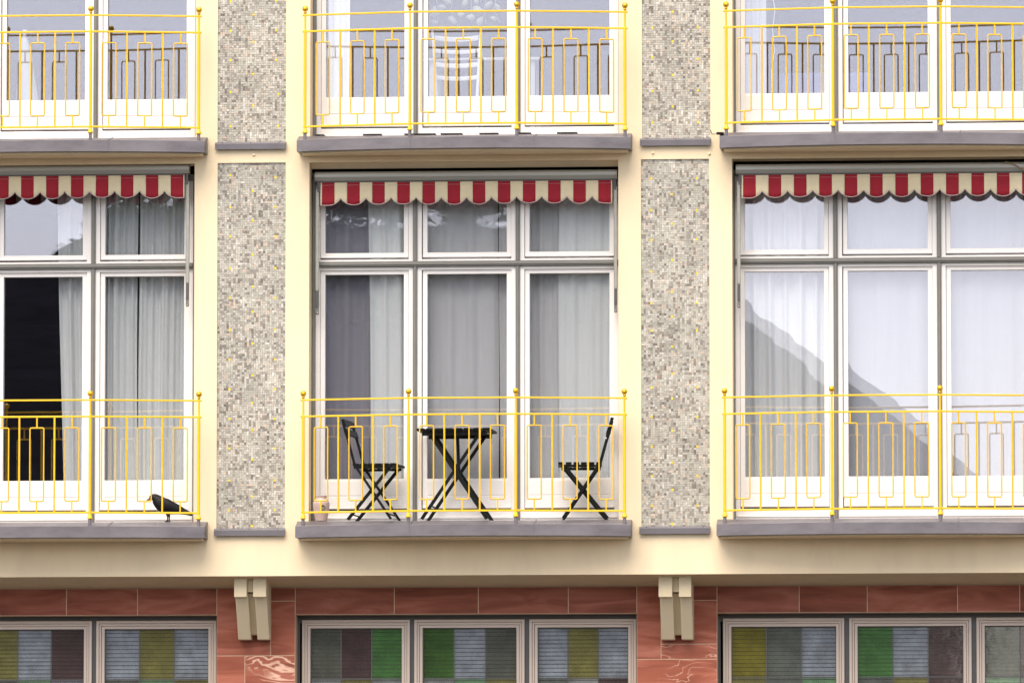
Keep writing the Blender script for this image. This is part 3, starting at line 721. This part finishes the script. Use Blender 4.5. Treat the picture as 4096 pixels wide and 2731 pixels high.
# ------------------------------------------------------------------ awnings
ac = 1866
def make_awning():
    y0 = .12
    AX = lambda px: WX(px, y0, 770); AZ = lambda py: WZ(py, y0, ac)
    o = Vector((AX(ac), y0, AZ(725)))
    root = empty('awning', o, 'x', 'awning')
    # case: rounded cassette profile
    za, zb_ = AZ(683), AZ(722); pr = []
    for y, z in ((y0 + .07, za), (y0 + .005, za), (y0 - .012, za - .006), (y0 - .02, za - .02), (y0 - .022, za - .045), (y0 - .012, zb_ + .006), (y0 - .004, zb_), (y0 + .07, zb_)): pr.append((y, z))
    n = len(pr); xa, xb = AX(1259), AX(2469); mb = MB()
    mb.add([(xa, y, z) for y, z in pr] + [(xb, y, z) for y, z in pr], [(i, (i + 1) % n, n + (i + 1) % n, n + i) for i in range(n)] + [tuple(range(n)), tuple(range(2 * n - 1, n - 1, -1))])
    mb.build('case', 'case', root, bevel=.003)
    mb = MB(); mb.box(xa + .03, xb - .03, y0 - .006, y0 + .05, zb_ - .008, zb_ - .001); mb.build('front_bar', 'darkgrey', root)
    for sx in (-1, 1):
        e = MB(); xx = AX(ac) + sx * (AX(2469 - 20) - AX(ac)); e.box(xx - .012 + .02 * sx, xx + .012 + .02 * sx, y0 - .012, y0 + .06, AZ(765), zb_ - .001); e.build('end_bracket', 'darkgrey', root, bevel=.003)
    # valance
    pitch = 100.5; top, low, peak = AZ(725), AZ(816), AZ(789)
    xs = []; px = 1282.0
    first = 1313
    marks = [1282, 1288] + [first + pitch * (i / 2) - 25.1 for i in range(1, 23)] + [2444, 2449]
    mb = MB(); edge = []
    def bottom(p):
        t = ((p - first) / pitch) % 1.0
        if p < first: t = 0 if p < first else t
        if p < first or p > first + 11 * pitch: d = 0
        else: d = min(t, 1 - t)
        return low + (peak - low) * (.8 * (d / .5) ** 2 + .2 * (d / .5) ** 6)
    for s_i in range(len(marks) - 1):
        a, b = marks[s_i], marks[s_i + 1]
        red = (s_i % 2 == 1) and 0 < s_i < len(marks) - 2
        nn = 8 if b - a > 20 else 1
        cols_ = []
        for i in range(nn + 1):
            p = a + (b - a) * i / nn; x = AX(p); zb2 = bottom(p)
            wv = .008 * math.sin(p * .0143) + .004 * math.sin(p * .0437 + 1); zb2 += .0022 * math.sin(p * .0117 + 2) + .0012 * math.sin(p * .051)
            cols_.append([(x, y0 - .002 + wv * (j / 4), top + (zb2 - top) * j / 4) for j in range(5)])
            edge.append((x, y0 - .002 + wv, zb2))
        vs = [v for c in cols_ for v in c]; fs = []
        for i in range(nn):
            for j in range(4): fs.append((i * 5 + j, i * 5 + j + 1, (i + 1) * 5 + j + 1, (i + 1) * 5 + j))
        mb.add(vs, fs, 0 if red else 1, smooth=True)
    v = mb.build('valance', ['red', 'cream'], root, flip=False); sd = v.modifiers.new('cloth', 'SOLIDIFY'); sd.thickness = .0016
    ed = []
    for e in edge:
        if not ed or (Vector(e) - Vector(ed[-1])).length > 1e-4: ed.append(e)
    tm = MB(); tm.tube(ed, .0034, 6); tm.tube([(ed[0][0], y0 - .003, top), ed[0]], .002, 6); tm.build('edging', 'trim', v)
    st = MB(); st.bar((AX(1283), y0 - .0035, AZ(737)), (AX(2448), y0 - .0035, AZ(737)), .0012, .0012)
    st.build('stitching', 'trim', v)
    for sx in (-1, 1):
        xc = AX(ac + sx * 596); am = MB()
        ya = y0 - .01
        am.box(xc - .0115, xc + .0115, ya, ya + .026, AZ(1158), AZ(752)); am.box(xc - .014, xc - .0115, ya - .004, ya + .028, AZ(1158), AZ(758)); am.box(xc + .0115, xc + .014, ya - .004, ya + .028, AZ(1158), AZ(758))
        arm = am.build('arm', 'case', root, bevel=.002)
        lo = MB(); lo.box(xc - .012, xc + .012, ya - .002, ya + .026, AZ(1225), AZ(1159)); lo.build('lower_link', 'darkgrey', arm, bevel=.002)
        hg = MB(); hg.box(xc - .0125, xc + .0125, ya + .006, ya + .02, AZ(1248), AZ(1226)); hg.lathe([(.0, 0), (.0125, 0), (.0125, .014), (0, .014)], (0, 0, 0), 14)
        nv = 14 * 4
        hg.v[-nv:] = [(xc + x, ya + .006 + z, AZ(1248) + y) for x, y, z in hg.v[-nv:]]
        hg.build('hinge', 'grey', arm)
        sc = MB(); sc.lathe([(.0, 0), (.006, 0), (.006, .004), (0, .005)], (0, 0, 0), 10); sc.v = [(xc + x, ya + .006 - z, AZ(1247) + y) for x, y, z in sc.v]; sc.build('bolt', 'screw', arm)
    return root, o
aw, ao = make_awning()
tag(aw, 'red and cream striped awning set deep in its opening above the black chairs', 'awning', 'striped window awnings')
for px, py, lab in ((160, 704, 'red and cream striped awning above the window with the unlit black pane'), (3556, 695, 'red and cream striped awning above white sheer curtains, a loose tan cable by its case')):
    c = copy_tree(aw); p = W(px, py, .06); c.location = p; tag(c, lab, 'awning', 'striped window awnings')

# ------------------------------------------------------------------ curtains
def curtain(x0, x1, z0, z1, y, folds, amp, m, label, seed, group='curtains behind the balcony windows', hem=0):
    rnd = random.Random(seed); n = max(24, int((x1 - x0) * 160)); nz = 14
    comps = [(folds * 2 * math.pi * rnd.uniform(.85, 1.15) / (x1 - x0), rnd.uniform(0, 6), 1.0), (folds * 2 * math.pi * 1.9 / (x1 - x0), rnd.uniform(0, 6), .45), (folds * 2 * math.pi * .45 / (x1 - x0), rnd.uniform(0, 6), .7)]
    vs = []; fs = []
    for j in range(nz + 1):
        t = j / nz
        for i in range(n + 1):
            u = i / n; x = x0 + (x1 - x0) * u
            ph = .35 * math.sin(t * 3 + seed)
            d = sum(a * math.sin(k * (x - x0) + p + ph) for k, p, a in comps)
            d = math.copysign(abs(d) ** .8, d)
            k2 = (.55 + .45 * math.sin(min(1, t * 1.25) * math.pi / 2))
            vs.append((x + hem * (1 - t) * (1 - u) + .006 * math.sin(5 * t + seed), y + amp * d * k2, z0 + (z1 - z0) * t))
    for j in range(nz):
        for i in range(n): fs.append((j * (n + 1) + i, j * (n + 1) + i + 1, (j + 1) * (n + 1) + i + 1, (j + 1) * (n + 1) + i))
    mb = MB(); mb.add(vs, fs, smooth=True)
    ob = mb.build('curtain', m, None, origin=((x0 + x1) / 2, y, z0), flip=False)
    s = ob.modifiers.new('cloth', 'SOLIDIFY'); s.thickness = .0012
    return tag(ob, label, 'curtain', group)
yc = .365
CX = lambda px: WX(px, yc, 1400)
zc0, zc1 = ZFL + .0, WZ(712, yc)
for a, b, fo, am, m, lab, sd, hem in (
    (229, 408, 4, .020, 'curt_pale', 'pale curtain drawn back beside the black unlit pane', 1, .06),
    (404, 551, 4, .022, 'curt_pale', 'pale pleated curtain between the mullion and the dark seam above the bird', 2, 0),
    (554.5, 800, 6, .024, 'curt_pale', 'pale pleated curtain from the seam to the window jamb directly above the black bird', 3, 0),
    (1240, 1484, 3, .012, 'curt_mauve', 'dusky mauve curtain behind the chair that shows its slatted backrest', 4, 0),
    (1474, 1655, 3, .012, 'curt_pale', 'lighter pale panel overlapping the dusky mauve curtain', 5, .03),
    (1650, 1994, 4, .009, 'curt_grey', 'plain grey curtain behind the black folding table', 6, 0),
    (1998, 2246, 4, .012, 'curt_grey', 'grey pleated curtain with a dark slit on both of its edges', 7, 0),
    (2238, 2510, 4, .010, 'curt_pale', 'pale grey curtain behind the chair seen exactly side-on', 8, 0),
    (2925, 3352, 7, .022, 'curt_white', 'white curtain with deep folds, crossed by the steep reflected roof edge', 9, .05),
    (3345, 3782, 3, .007, 'curt_bright', 'smooth white sheer curtain half covered by a grey roof reflection', 10, 0),
    (3776, 4200, 4, .008, 'curt_bright', 'brightest white sheer curtain, cut by the picture edge', 11, 0)):
    curtain(CX(a), CX(b), zc0, zc1, yc if sd not in (5, 8) else yc - .035, fo, am, m, lab, sd, hem=hem)
UX = lambda px: WX(px, yc, 200)
curtain(UX(1312), UX(1398), ZFL + DZ, zc1 + DZ, yc - .02, 4, .012, 'curt_pale', 'narrow bright white curtain gathered beside the ladder-back chair', 12, )
curtain(UX(2950), UX(3063), ZFL + DZ, zc1 + DZ, yc - .02, 4, .012, 'curt_bright', 'narrow white curtain gathered in the window with the blue sofa', 13)

# ------------------------------------------------------------------ things inside the upper rooms
def ladder_chair():
    y = .62; e = empty('dining_chair', W(1828, 640, y), 'white ladder-back chair standing inside behind the glass', 'chair')
    P = lambda px, py, dy=0: W(px, py, y + dy)
    for a, b in ((1730, 1746), (1924, 1908)):
        q = MB(); q.tube([P(a, 124), P((a + b) / 2, 250), P(b, 410), P(b, 640)], [.011, .013, .014, .013], 10); q.build('stile', 'whitewood', e)
    for py, h in ((152, 20), (203, 16), (258, 19), (309, 17)):
        q = MB(); rings = []
        for i in range(13):
            t = i / 12; px = 1740 + (1914 - 1740) * t; s = 4 * t * (1 - t); c = P(px, py + 7 * s, .03 * s); hh = h / 500 / 2 * (1 + .25 * s * 0)
            rings.append([c + Vector((0, -.006, -hh)), c + Vector((0, .006, -hh)), c + Vector((0, .006, hh)), c + Vector((0, -.006, hh))])
        q.loft(rings); q.build('back_slat', 'whitewood', e, bevel=.002)
    p0, p1 = P(1738, 425), P(1916, 425); q = MB(); q.box(p0.x - .01, p1.x + .01, y, y + .4, p0.z - .03, p0.z); q.build('seat', 'whitewood', e, bevel=.006)
    for x in (p0.x + .01, p1.x - .01):
        q = MB(); q.tube([(x, y + .38, p0.z - .03), (x, y + .38, p0.z - .44)], .013, 8); q.build('leg', 'whitewood', e)
ladder_chair()
e = empty('dining_table', W(1870, 640, 1.15), 'white table with a thin top behind the ladder-back chair', 'table')
q = MB(); a, b = W(1716, 233, 1.1), W(2040, 233, 1.1); q.box(a.x - .05, b.x + .25, 1.1, 1.85, a.z - .022, a.z); q.build('tabletop', 'whitewood', e, bevel=.003)
for x in (a.x + .02, b.x + .18):
    for yy in (1.16, 1.79):
        q = MB(); q.box(x - .02, x + .02, yy - .02, yy + .02, a.z - .74, a.z - .022); q.build('leg', 'whitewood', e)
# hanging plant
e = empty('hanging_plant', W(1850, -60, .5), 'pale trailing plant with outlined leaves hanging above the ladder-back chair', 'plant')
rp = random.Random(21); st = MB()
lv = [(1735, 48, 26), (1768, 30, 20), (1810, 82, 24), (1845, 60, 18), (1880, 70, 22), (1912, 40, 26), (1920, 84, 22), (1955, 20, 22), (1975, 75, 18), (1990, 30, 20), (1860, 12, 20), (1790, 5, 22), (1905, 5, 18), (1740, 90, 15)]
for a in (1745, 1812, 1885, 1950, 1988):
    st.tube([W(1860, -160, .5), W((a + 1860) / 2, -70, .48 + rp.uniform(-.05, .05)), W(a, -20, .5), W(a + rp.uniform(-15, 15), 40, .5), W(a + rp.uniform(-20, 20), 92, .5)], .0022, 6)
st.build('stem', 'leaf', e)
for px, py, r in lv:
    q = MB(); c = W(px, py, .48 + rp.uniform(-.04, .04)); an = rp.uniform(0, 6.28); n = 12; ring = []
    ux, uz = math.cos(an), math.sin(an); L_ = r / 500 * .9
    for k in range(n):
        t = 2 * math.pi * k / n; a, b = math.cos(t), math.sin(t) * .62 * (1 - .3 * math.cos(t)); ring.append(c + Vector((a * ux - b * uz, .25 * abs(b), a * uz + b * ux)) * L_)
    q.add([c] + ring, [(0, 1 + k, 1 + (k + 1) % n) for k in range(n)], smooth=True); q.build('leaf', 'leaf', e).modifiers.new('thick', 'SOLIDIFY').thickness = .001
pot_ = MB(); pc = W(1860, -175, .5); pot_.lathe([(.05, 0), (.075, .1), (.08, .11), (.07, .11), (.05, .09)], pc, 20); pot_.build('plant_pot', 'pot', e)
# closed parasol
e = empty('parasol', W(104, 640, .75), 'closed white parasol with a rounded finial standing inside the glass', 'parasol')
pt = W(98, 128, .75); q = MB(); q.lathe([(.016, -1.15), (.016, -.05)], pt, 10); q.build('pole', 'whitewood', e)
q = MB(); q.sphere((pt.x, pt.y, pt.z), .02, 12); q.lathe([(.012, -.05), (.02, -.035), (.012, -.02)], pt, 12); q.build('finial', 'whitewood', e)
rings = []
for t, r in ((0, .018), (.1, .036), (.35, .055), (.7, .08), (1, .105)):
    rings.append([(pt.x + .045 * t + (r * (1 + .28 * (k % 2))) * math.cos(2 * math.pi * k / 24), pt.y + (r * (1 + .28 * (k % 2))) * math.sin(2 * math.pi * k / 24), pt.z - .05 - .85 * t) for k in range(24)])
q = MB(); q.loft(rings); q.build('canopy', 'curt_white', e)
# sofa and cord
a, b = W(3108, 292, 1.0), W(3290, 372, 1.0); e = empty('sofa', (a.x, 1.2, ZFL + DZ), 'blue sofa seen low through the glass beside a narrow white curtain', 'sofa')
q = MB(); q.box(a.x, b.x + .4, 1.0, 1.16, ZFL + DZ + .1, a.z); q.build('backrest', 'bluefab', e, bevel=.03)
q = MB(); q.box(a.x + .01, b.x + .39, 1.165, 1.7, ZFL + DZ + .1, a.z - .3); q.build('seat', 'bluefab', e, bevel=.03)
q = MB(); q.tube([W(3085, -40, .45), W(3100, 40, .45), W(3090, 120, .45), W(3098, 200, .45), W(3086, 290, .45), W(3088, 372, .45)], .003, 8)
tag(q.build('blind_cord', 'whitewood', None, origin=W(3090, 372, .45)), 'thin white cord dangling in front of the blue sofa', 'cord')

# ------------------------------------------------------------------ folding chairs and table on the middle balcony
def make_chair():
    root = empty('folding_chair', (0, 0, 0), 'x', 'chair')
    # local: faces -x, floor at z 0
    st = [(.258, .804), (.234, .708), (.217, .661), (.155, .434), (.133, .405), (-.140, .004)]
    for sy in (-.185, .185):
        mb = MB()
        for (x0, z0), (x1, z1) in zip(st, st[1:]): mb.bar((x0, sy, z0), (x1, sy, z1), .020, .013, (0, 1, 0))
        for x, z in st[1:-1]: mb.box(x - .0095, x + .0095, sy - .0063, sy + .0063, z - .0095, z + .0095)
        mb.build('back_leg', 'black', root, local=True, bevel=.002)
    for sy in (-.160, .160):
        mb = MB(); mb.bar((-.125, sy, .418), (.217, sy, .004), .026, .014, (0, 1, 0)); mb.build('front_leg', 'black', root, local=True, bevel=.002)
    mb = MB()
    for sy in (-.172, .172): mb.box(-.150, .165, sy - .008, sy + .008, .410, .430)
    mb.build('seat_frame', 'black', root, local=True, bevel=.002)
    for i in range(6):
        x = -.176 + i * .0605; mb = MB(); mb.box(x, x + .046, -.19, .19, .432, .450); mb.build('seat_slat', 'black', root, local=True, bevel=.003)
    for (xa, za), (xb, zb3) in (((.262, .806), (.247, .750)), ((.238, .728), (.222, .676))):
        mb = MB(); mb.bar((xa - .012, 0, za), (xb - .012, 0, zb3), .014, .385, (0, 1, 0)); mb.build('back_slat', 'black', root, local=True, bevel=.003)
    for x, z, y in ((-.105, .05, .185), (.185, .045, .160), (.04, .22, .172)):
        mb = MB(); mb.tube([(x, -y, z), (x, y, z)], .006, 8); mb.build('stretcher', 'black', root, local=True)
    mb = MB()
    for sy in (-.193, .193): mb.sphere((.205, sy, .64), .006, 8, (1, .5, 1))
    mb.build('rivet', 'screw', root, local=True)
    return root
ch = make_chair()
fc = W(1150 + 1968 / 1.68, 2078, -.02); ch.location = (fc.x, -.03, ZFL + .001); ch.rotation_euler.z = math.radians(4.2)
GC = 'black folding chairs on the balcony'
tag(ch, 'black folding chair seen exactly side-on, its back towards the window jamb', 'chair', GC)
c2 = copy_tree(ch); fc = W(1150 + 612 / 1.68, 2078, -.02); c2.location = (fc.x, -.02, ZFL + .001); c2.rotation_euler.z = math.radians(180 - 6.5)
tag(c2, 'black folding chair turned slightly outward, showing two backrest slats beside the pink jar', 'chair', GC)
tb = empty('folding_table', (0, 0, 0), 'black folding slatted table standing between the two chairs', 'table')
for i in range(8):
    x = -.298 + i * .0755; mb = MB(); mb.box(x, x + .062, -.215, .215, .706, .726); mb.build('top_slat', 'black', tb, local=True, bevel=.003)
for sy in (-.18, .18):
    mb = MB(); mb.box(-.255, .255, sy - .009, sy + .009, .668, .704); mb.build('top_rail', 'black', tb, local=True, bevel=.002)
for sy in (-.16, .16):
    mb = MB(); mb.bar((-.200, sy, .69), (.262, sy, .004), .030, .016, (0, 1, 0)); mb.build('leg', 'black', tb, local=True, bevel=.002)
for sy in (-.19, .142):
    mb = MB(); mb.bar((.208, sy + .02, .69), (-.262, sy + .02, .004), .026, .016, (0, 1, 0)); mb.build('leg', 'black', tb, local=True, bevel=.002)
mb = MB(); mb.bar((0, .02, .69), (.012, .02, .36), .024, .014, (0, 1, 0)); mb.build('support_bar', 'black', tb, local=True)
for x, z in ((.02, .345), (-.19, .11), (.2, .1)):
    mb = MB(); mb.tube([(x, -.17, z), (x, .17, z)], .007, 8); mb.build('stretcher', 'black', tb, local=True)
mb = MB()
for x in (-.163, .208): mb.sphere((x, -.19, .682), .006, 8, (1, .5, 1))
mb.build('screw', 'screw', tb, local=True)
fc = W(1150 + 1140 / 1.68, 2078, -.02); tb.location = (fc.x, -.02, ZFL + .001); tb.rotation_euler.z = math.radians(-3)

# jar
pc = W(1285, 2079, -.02); e = empty('jar', (pc.x, -.02, ZFL + .001), 'pale pink ceramic jar with a dark ring on its side, behind the railing', 'jar')
q = MB(); q.lathe([(.040, 0), (.046, .004), (.058, .06), (.066, .12), (.067, .145), (.058, .168), (.044, .178), (.042, .186), (.047, .200), (.049, .203), (.043, .203), (.037, .186), (.03, .17)], (0, 0, 0), 28); q.build('body', 'pot', e, local=True)
q = MB(); pts = [(.02 + .018 * math.cos(t), -.068 - .004, .103 + .018 * math.sin(t)) for t in [2 * math.pi * k / 20 for k in range(20)]]; q.tube(pts, .0032, 8, closed=True); q.sphere((.02, -.063, .123), .006, 8); q.build('ring', 'iron', e, local=True)

# ------------------------------------------------------------------ the bird
def make_bird():
    yb = -.06; z0 = 1.845
    root = empty('bird', W(675, 2082, yb), 'black crow-like bird standing on the grey ledge behind the yellow bars', 'bird')
    secs = [(1106, 1190, 9, 8), (1113, 1184, 17, 16), (1124, 1178, 25, 22), (1138, 1178, 29, 25), (1152, 1190, 35, 28), (1168, 1207, 42, 34), (1190, 1226, 50, 42), (1218, 1241, 54, 48), (1250, 1252, 49, 46), (1282, 1260, 41, 40), (1315, 1268, 32, 32), (1348, 1279, 23, 26), (1382, 1291, 16, 24), (1410, 1301, 13, 24), (1424, 1306, 9, 24)]
    P = [Vector((W(x / z0, 1350 + y / z0, yb).x, yb, W(x / z0, 1350 + y / z0, yb).z)) for x, y, _, _ in secs]
    rings = []
    for i, (x, y, h, w) in enumerate(secs):
        d = (P[min(i + 1, len(P) - 1)] - P[max(i - 1, 0)]).normalized(); nrm = Vector((-d.z, 0, d.x))
        if nrm.z < 0: nrm = -nrm
        hh, ww = 1.12 * h / z0 / 500, 1.1 * w / z0 / 500
        rings.append([P[i] + nrm * (hh * math.sin(2 * math.pi * k / 16)) + Vector((0, ww * math.cos(2 * math.pi * k / 16), 0)) for k in range(16)])
    mb = MB(); mb.loft(rings); b = mb.build('body', 'feather', root); s = b.modifiers.new('round', 'SUBSURF'); s.levels = s.render_levels = 1
    Q = lambda x, y, dy=0: Vector((W(x / z0, 1350 + y / z0, yb).x, yb + dy, W(x / z0, 1350 + y / z0, yb).z))
    mb = MB(); mb.tube([Q(1112, 1184), Q(1098, 1189), Q(1086, 1197), Q(1072, 1209)], [.0085, .0065, .004, .0008], 10); mb.build('upper_beak', 'beak', root)
    mb = MB(); mb.tube([Q(1112, 1194), Q(1098, 1198), Q(1085, 1205), Q(1077, 1212)], [.006, .0045, .003, .0008], 10); mb.build('lower_beak', 'beak', root)
    for sy in (-1, 1):
        mb = MB(); mb.sphere(Q(1124, 1175, sy * .0118), .0034, 10, (1, .5, 1)); mb.build('eye', 'eye', root)
        wr = []
        for x, y, h, w in ((1180, 1210, 10, 40), (1210, 1226, 22, 50), (1250, 1244, 26, 50), (1295, 1262, 20, 42), (1340, 1278, 11, 30), (1385, 1292, 5, 26)):
            c = Q(x, y, sy * (w / z0 / 500 - .004)); hh = h / z0 / 500
            wr.append([c + Vector((.3 * hh * math.sin(2 * math.pi * k / 10), sy * .006 * math.cos(2 * math.pi * k / 10), hh * math.sin(2 * math.pi * k / 10))) for k in range(10)])
        mb = MB(); mb.loft(wr); wg = mb.build('wing', 'feather', root); s = wg.modifiers.new('round', 'SUBSURF'); s.levels = s.render_levels = 1
        o = -4 if sy < 0 else 6
        zf = ZFL + .004
        hip, ank = Q(1238 + o, 1300, sy * .010), Q(1243 + o, 1322, sy * .010); ft = Vector((ank.x - .002, ank.y, zf))
        mb = MB(); mb.tube([hip + Vector((.006, 0, .015)), hip, ank, ft], [.017, .0115, .0058, .0048], 8)
        for a in (-.5, 0, .5, math.pi):
            L_ = .026 if a != math.pi else .018
            mb.tube([ft, ft + Vector((-L_ * .55 * math.cos(a), L_ * .55 * math.sin(a), .002)), ft + Vector((-L_ * math.cos(a), L_ * math.sin(a), -.002))], [.0034, .0028, .001], 6)
        mb.build('leg', 'birdleg', root)
make_bird()

# ------------------------------------------------------------------ small things on the ledges
dk = [(1264, 1300), (1455, 1530), (1620, 1745), (1765, 1852), (1920, 1996), (2075, 2126), (2230, 2311)]
lab = ['short dark deck board at the jamb below the bright white curtain', 'dark deck board under the pane with the white curtain', 'long dark deck board against the second railing post', 'dark deck board directly below the ladder-back chair', 'dark deck board below the trailing plant\'s outer stems', 'smallest dark deck board beside the third railing post', 'dark deck board below the empty reflecting pane of the upper middle balcony']
for (a, b), l in zip(dk, lab):
    q = MB(); z = ZFL + DZ + .001; x0, x1 = WX(a, .05, 525), WX(b, .05, 525)
    h = .018
    for j in range(3): q.box(x0, x1, -.03 + j * .07, .03 + j * .07, z + .008, z + h)
    q.box(x0 + .01, x0 + .03, -.03, .17, z, z + .0085); q.box(x1 - .03, x1 - .01, -.03, .17, z, z + .0085)
    tag(q.build('deck_board', 'deck', None, origin=((x0 + x1) / 2, .05, z), bevel=.002), l, 'board', 'dark boards on the upper balcony floor')
q = MB(); p = W(2880, 536, -.17); q.box(p.x - .028, p.x + .03, -.19, -.15, p.z - .006, p.z + .012); q.tube([p + Vector((-.028, .01, .0)), p + Vector((-.07, .12, .012)), p + Vector((-.085, .166, .05))], .003, 6)
tag(q.build('cable_clip', 'black', None, origin=p, bevel=.003), 'small black clip with a wire at the end of a grey ledge', 'clip')
q = MB(); q.tube([W(4020, 648, .03), W(4045, 653, .02), W(4068, 664, .02), W(4096, 684, .02), W(4130, 700, .03)], .005, 8); q.box(*(lambda c: (c.x - .01, c.x + .05, .0, .04, c.z - .012, c.z + .012))(W(4096, 676, .02)))
tag(q.build('cable', 'cable', None, origin=W(4060, 655, .02)), 'loose tan cable curling below the lintel beside a striped awning', 'cable')

# ------------------------------------------------------------------ street and the house across it (seen in the panes)
q = MB(); q.add([(-400, -400, 0), (400, -400, 0), (400, 400, 0), (-400, 400, 0)], [(0, 1, 2, 3)]); tag(q.build('road', 'asphalt', None, flip=False), None, None, None, 'structure')
q = MB(); q.box(-40, 40, -4, .6, -.1, .12); tag(q.build('pavement', 'paving', None), None, None, None, 'structure')
DIST = 72.0
he = empty('house', (0, -DIST, 0), 'dark hip-roofed house across the street, showing only as reflections in the panes', 'house')
R_ = lambda px, py: MIR(px, py, DIST)
ridgeL, ridgeR = R_(420, 785), R_(2480, 785)
eR = MIR(3985, 2010, DIST - 7); ze = eR.z
t = 0.0
while MIR(430 - 330 * t, 800 + 210 * t, DIST - 7).z > ze: t += .02
eL = MIR(430 - 330 * t, 800 + 210 * t, DIST - 7)
yr = -DIST; run = 7.0
v = [(eL.x, yr + run, ze), (eR.x, yr + run, ze), (eR.x, yr - run, ze), (eL.x, yr - run, ze), (ridgeL.x, yr, ridgeL.z), (ridgeR.x, yr, ridgeL.z)]
fs = [(0, 1, 5, 4), (1, 2, 5), (2, 3, 4, 5), (3, 0, 4), (0, 3, 2, 1)]
q = MB(); q.add(v, fs); rf = q.build('roof', 'rooftile', he)
q = MB()
for t in (.22, .7):
    x = ridgeL.x + (ridgeR.x - ridgeL.x) * t; q.box(x - .4, x + .4, yr - .3, yr + .3, ridgeL.z - .8, ridgeL.z + .7)
q.build('chimney', 'housewall', rf)
q = MB(); q.box(eL.x + .5, eR.x - .5, yr - run + .5, yr + run - .5, 0, ze - .004); q.build('wall', 'housewall', he)

def tree(px, py, seed, rad):
    rnd = random.Random(seed); c = MIR(px, py, 63.5); top = c.z
    e = empty('tree', (c.x, -63.5, 0), 'dark leafy tree across the street, showing as mottled reflections in upper panes', 'tree', 'trees across the street')
    q = MB(); q.tube([(c.x, -63.5, 0), (c.x + .1, -63.5, top * .5), (c.x, -63.5, top - rad)], [.28, .2, .1], 10)
    for k in range(9):
        a = rnd.uniform(0, 6.28); l = rnd.uniform(.5, 1) * rad
        q.tube([(c.x, -63.5, top - rad * rnd.uniform(1.1, 2.0)), (c.x + l * .5 * math.cos(a), -63.5 + .4 * l * math.sin(a), top - rad * .9), (c.x + l * math.cos(a), -63.5 + .6 * l * math.sin(a), top - rad * rnd.uniform(.2, .8))], [.08, .05, .015], 6)
    q.build('trunk', 'bark', e)
    q = MB()
    clumps = []
    for k in range(46):
        a, t = rnd.uniform(0, 6.28), math.acos(rnd.uniform(-1, 1)); r = rad * rnd.uniform(.35, 1) ** .6
        clumps.append((c.x + r * math.sin(t) * math.cos(a), -63.5 + .6 * r * math.sin(t) * math.sin(a), top - rad + r * math.cos(t)))
    for cx, cy, cz in clumps:
        for k in range(34):
            p = Vector((cx + rnd.gauss(0, .28), cy + rnd.gauss(0, .28), cz + rnd.gauss(0, .24))); u = Vector((rnd.gauss(0, 1), rnd.gauss(0, 1), rnd.gauss(0, 1))).normalized(); v_ = u.orthogonal().normalized(); L_ = rnd.uniform(.08, .16)
            q.add([p - u * L_, p + v_ * L_ * .5, p + u * L_, p - v_ * L_ * .5], [(0, 1, 2, 3)])
    q.build('crown', 'treeleaf', e, flip=False)
for px, py, sd_, rd in ((640, 755, 1, .9), (1400, 745, 2, 1.0), (1820, 762, 3, .9), (2290, 745, 4, 1.0)): tree(px, py, sd_, rd)

# ------------------------------------------------------------------ light, world, camera
wd = bpy.data.worlds.new('World'); scn.world = wd; wd.use_nodes = True
N = wd.node_tree.nodes; L = wd.node_tree.links
sky = N.new('ShaderNodeTexSky'); sky.sky_type = 'NISHITA'; sky.sun_disc = False
EL, AZ_ = math.radians(57), math.radians(196)
sky.sun_elevation = EL; sky.sun_rotation = AZ_; sky.dust_density = 1.5
hs = N.new('ShaderNodeHueSaturation'); hs.inputs['Saturation'].default_value = .45
L.new(sky.outputs[0], hs.inputs['Color']); tn = N.new('ShaderNodeMix'); tn.data_type = 'RGBA'; tn.blend_type = 'MULTIPLY'; tn.inputs[0].default_value = 1; tn.inputs[7].default_value = (1.0, .95, .95, 1)
L.new(hs.outputs[0], tn.inputs[6]); L.new(tn.outputs[2], N['Background'].inputs['Color']); N['Background'].inputs['Strength'].default_value = .12
sd = Vector((math.sin(AZ_) * math.cos(EL), math.cos(AZ_) * math.cos(EL), math.sin(EL)))
sl = bpy.data.lights.new('sun', 'SUN'); sl.energy = 1.5; sl.angle = math.radians(50); sl.color = (1, .91, .77)
so = bpy.data.objects.new('sun', sl); COL.objects.link(so); so.rotation_euler = (-sd).to_track_quat('-Z', 'Y').to_euler(); so.location = (0, -20, 30)
cd = bpy.data.cameras.new('camera'); co = bpy.data.objects.new('camera', cd); COL.objects.link(co)
co.location = CAM
co.matrix_world = Matrix.Translation(CAM) @ Matrix((RT, UP, -FW)).transposed().to_4x4()
cd.sensor_width = 36; cd.lens = 36 * FPX / 4096; cd.clip_start = .5; cd.clip_end = 2000
scn.camera = co
scn.view_settings.view_transform = 'Standard'; scn.view_settings.look = 'None'; scn.view_settings.gamma = 1
scn.view_settings.exposure = 1.36
scn.cycles.max_bounces = 10; scn.cycles.transparent_max_bounces = 16; scn.cycles.use_denoising = True
scn.cycles.diffuse_bounces = 4; scn.cycles.glossy_bounces = 4
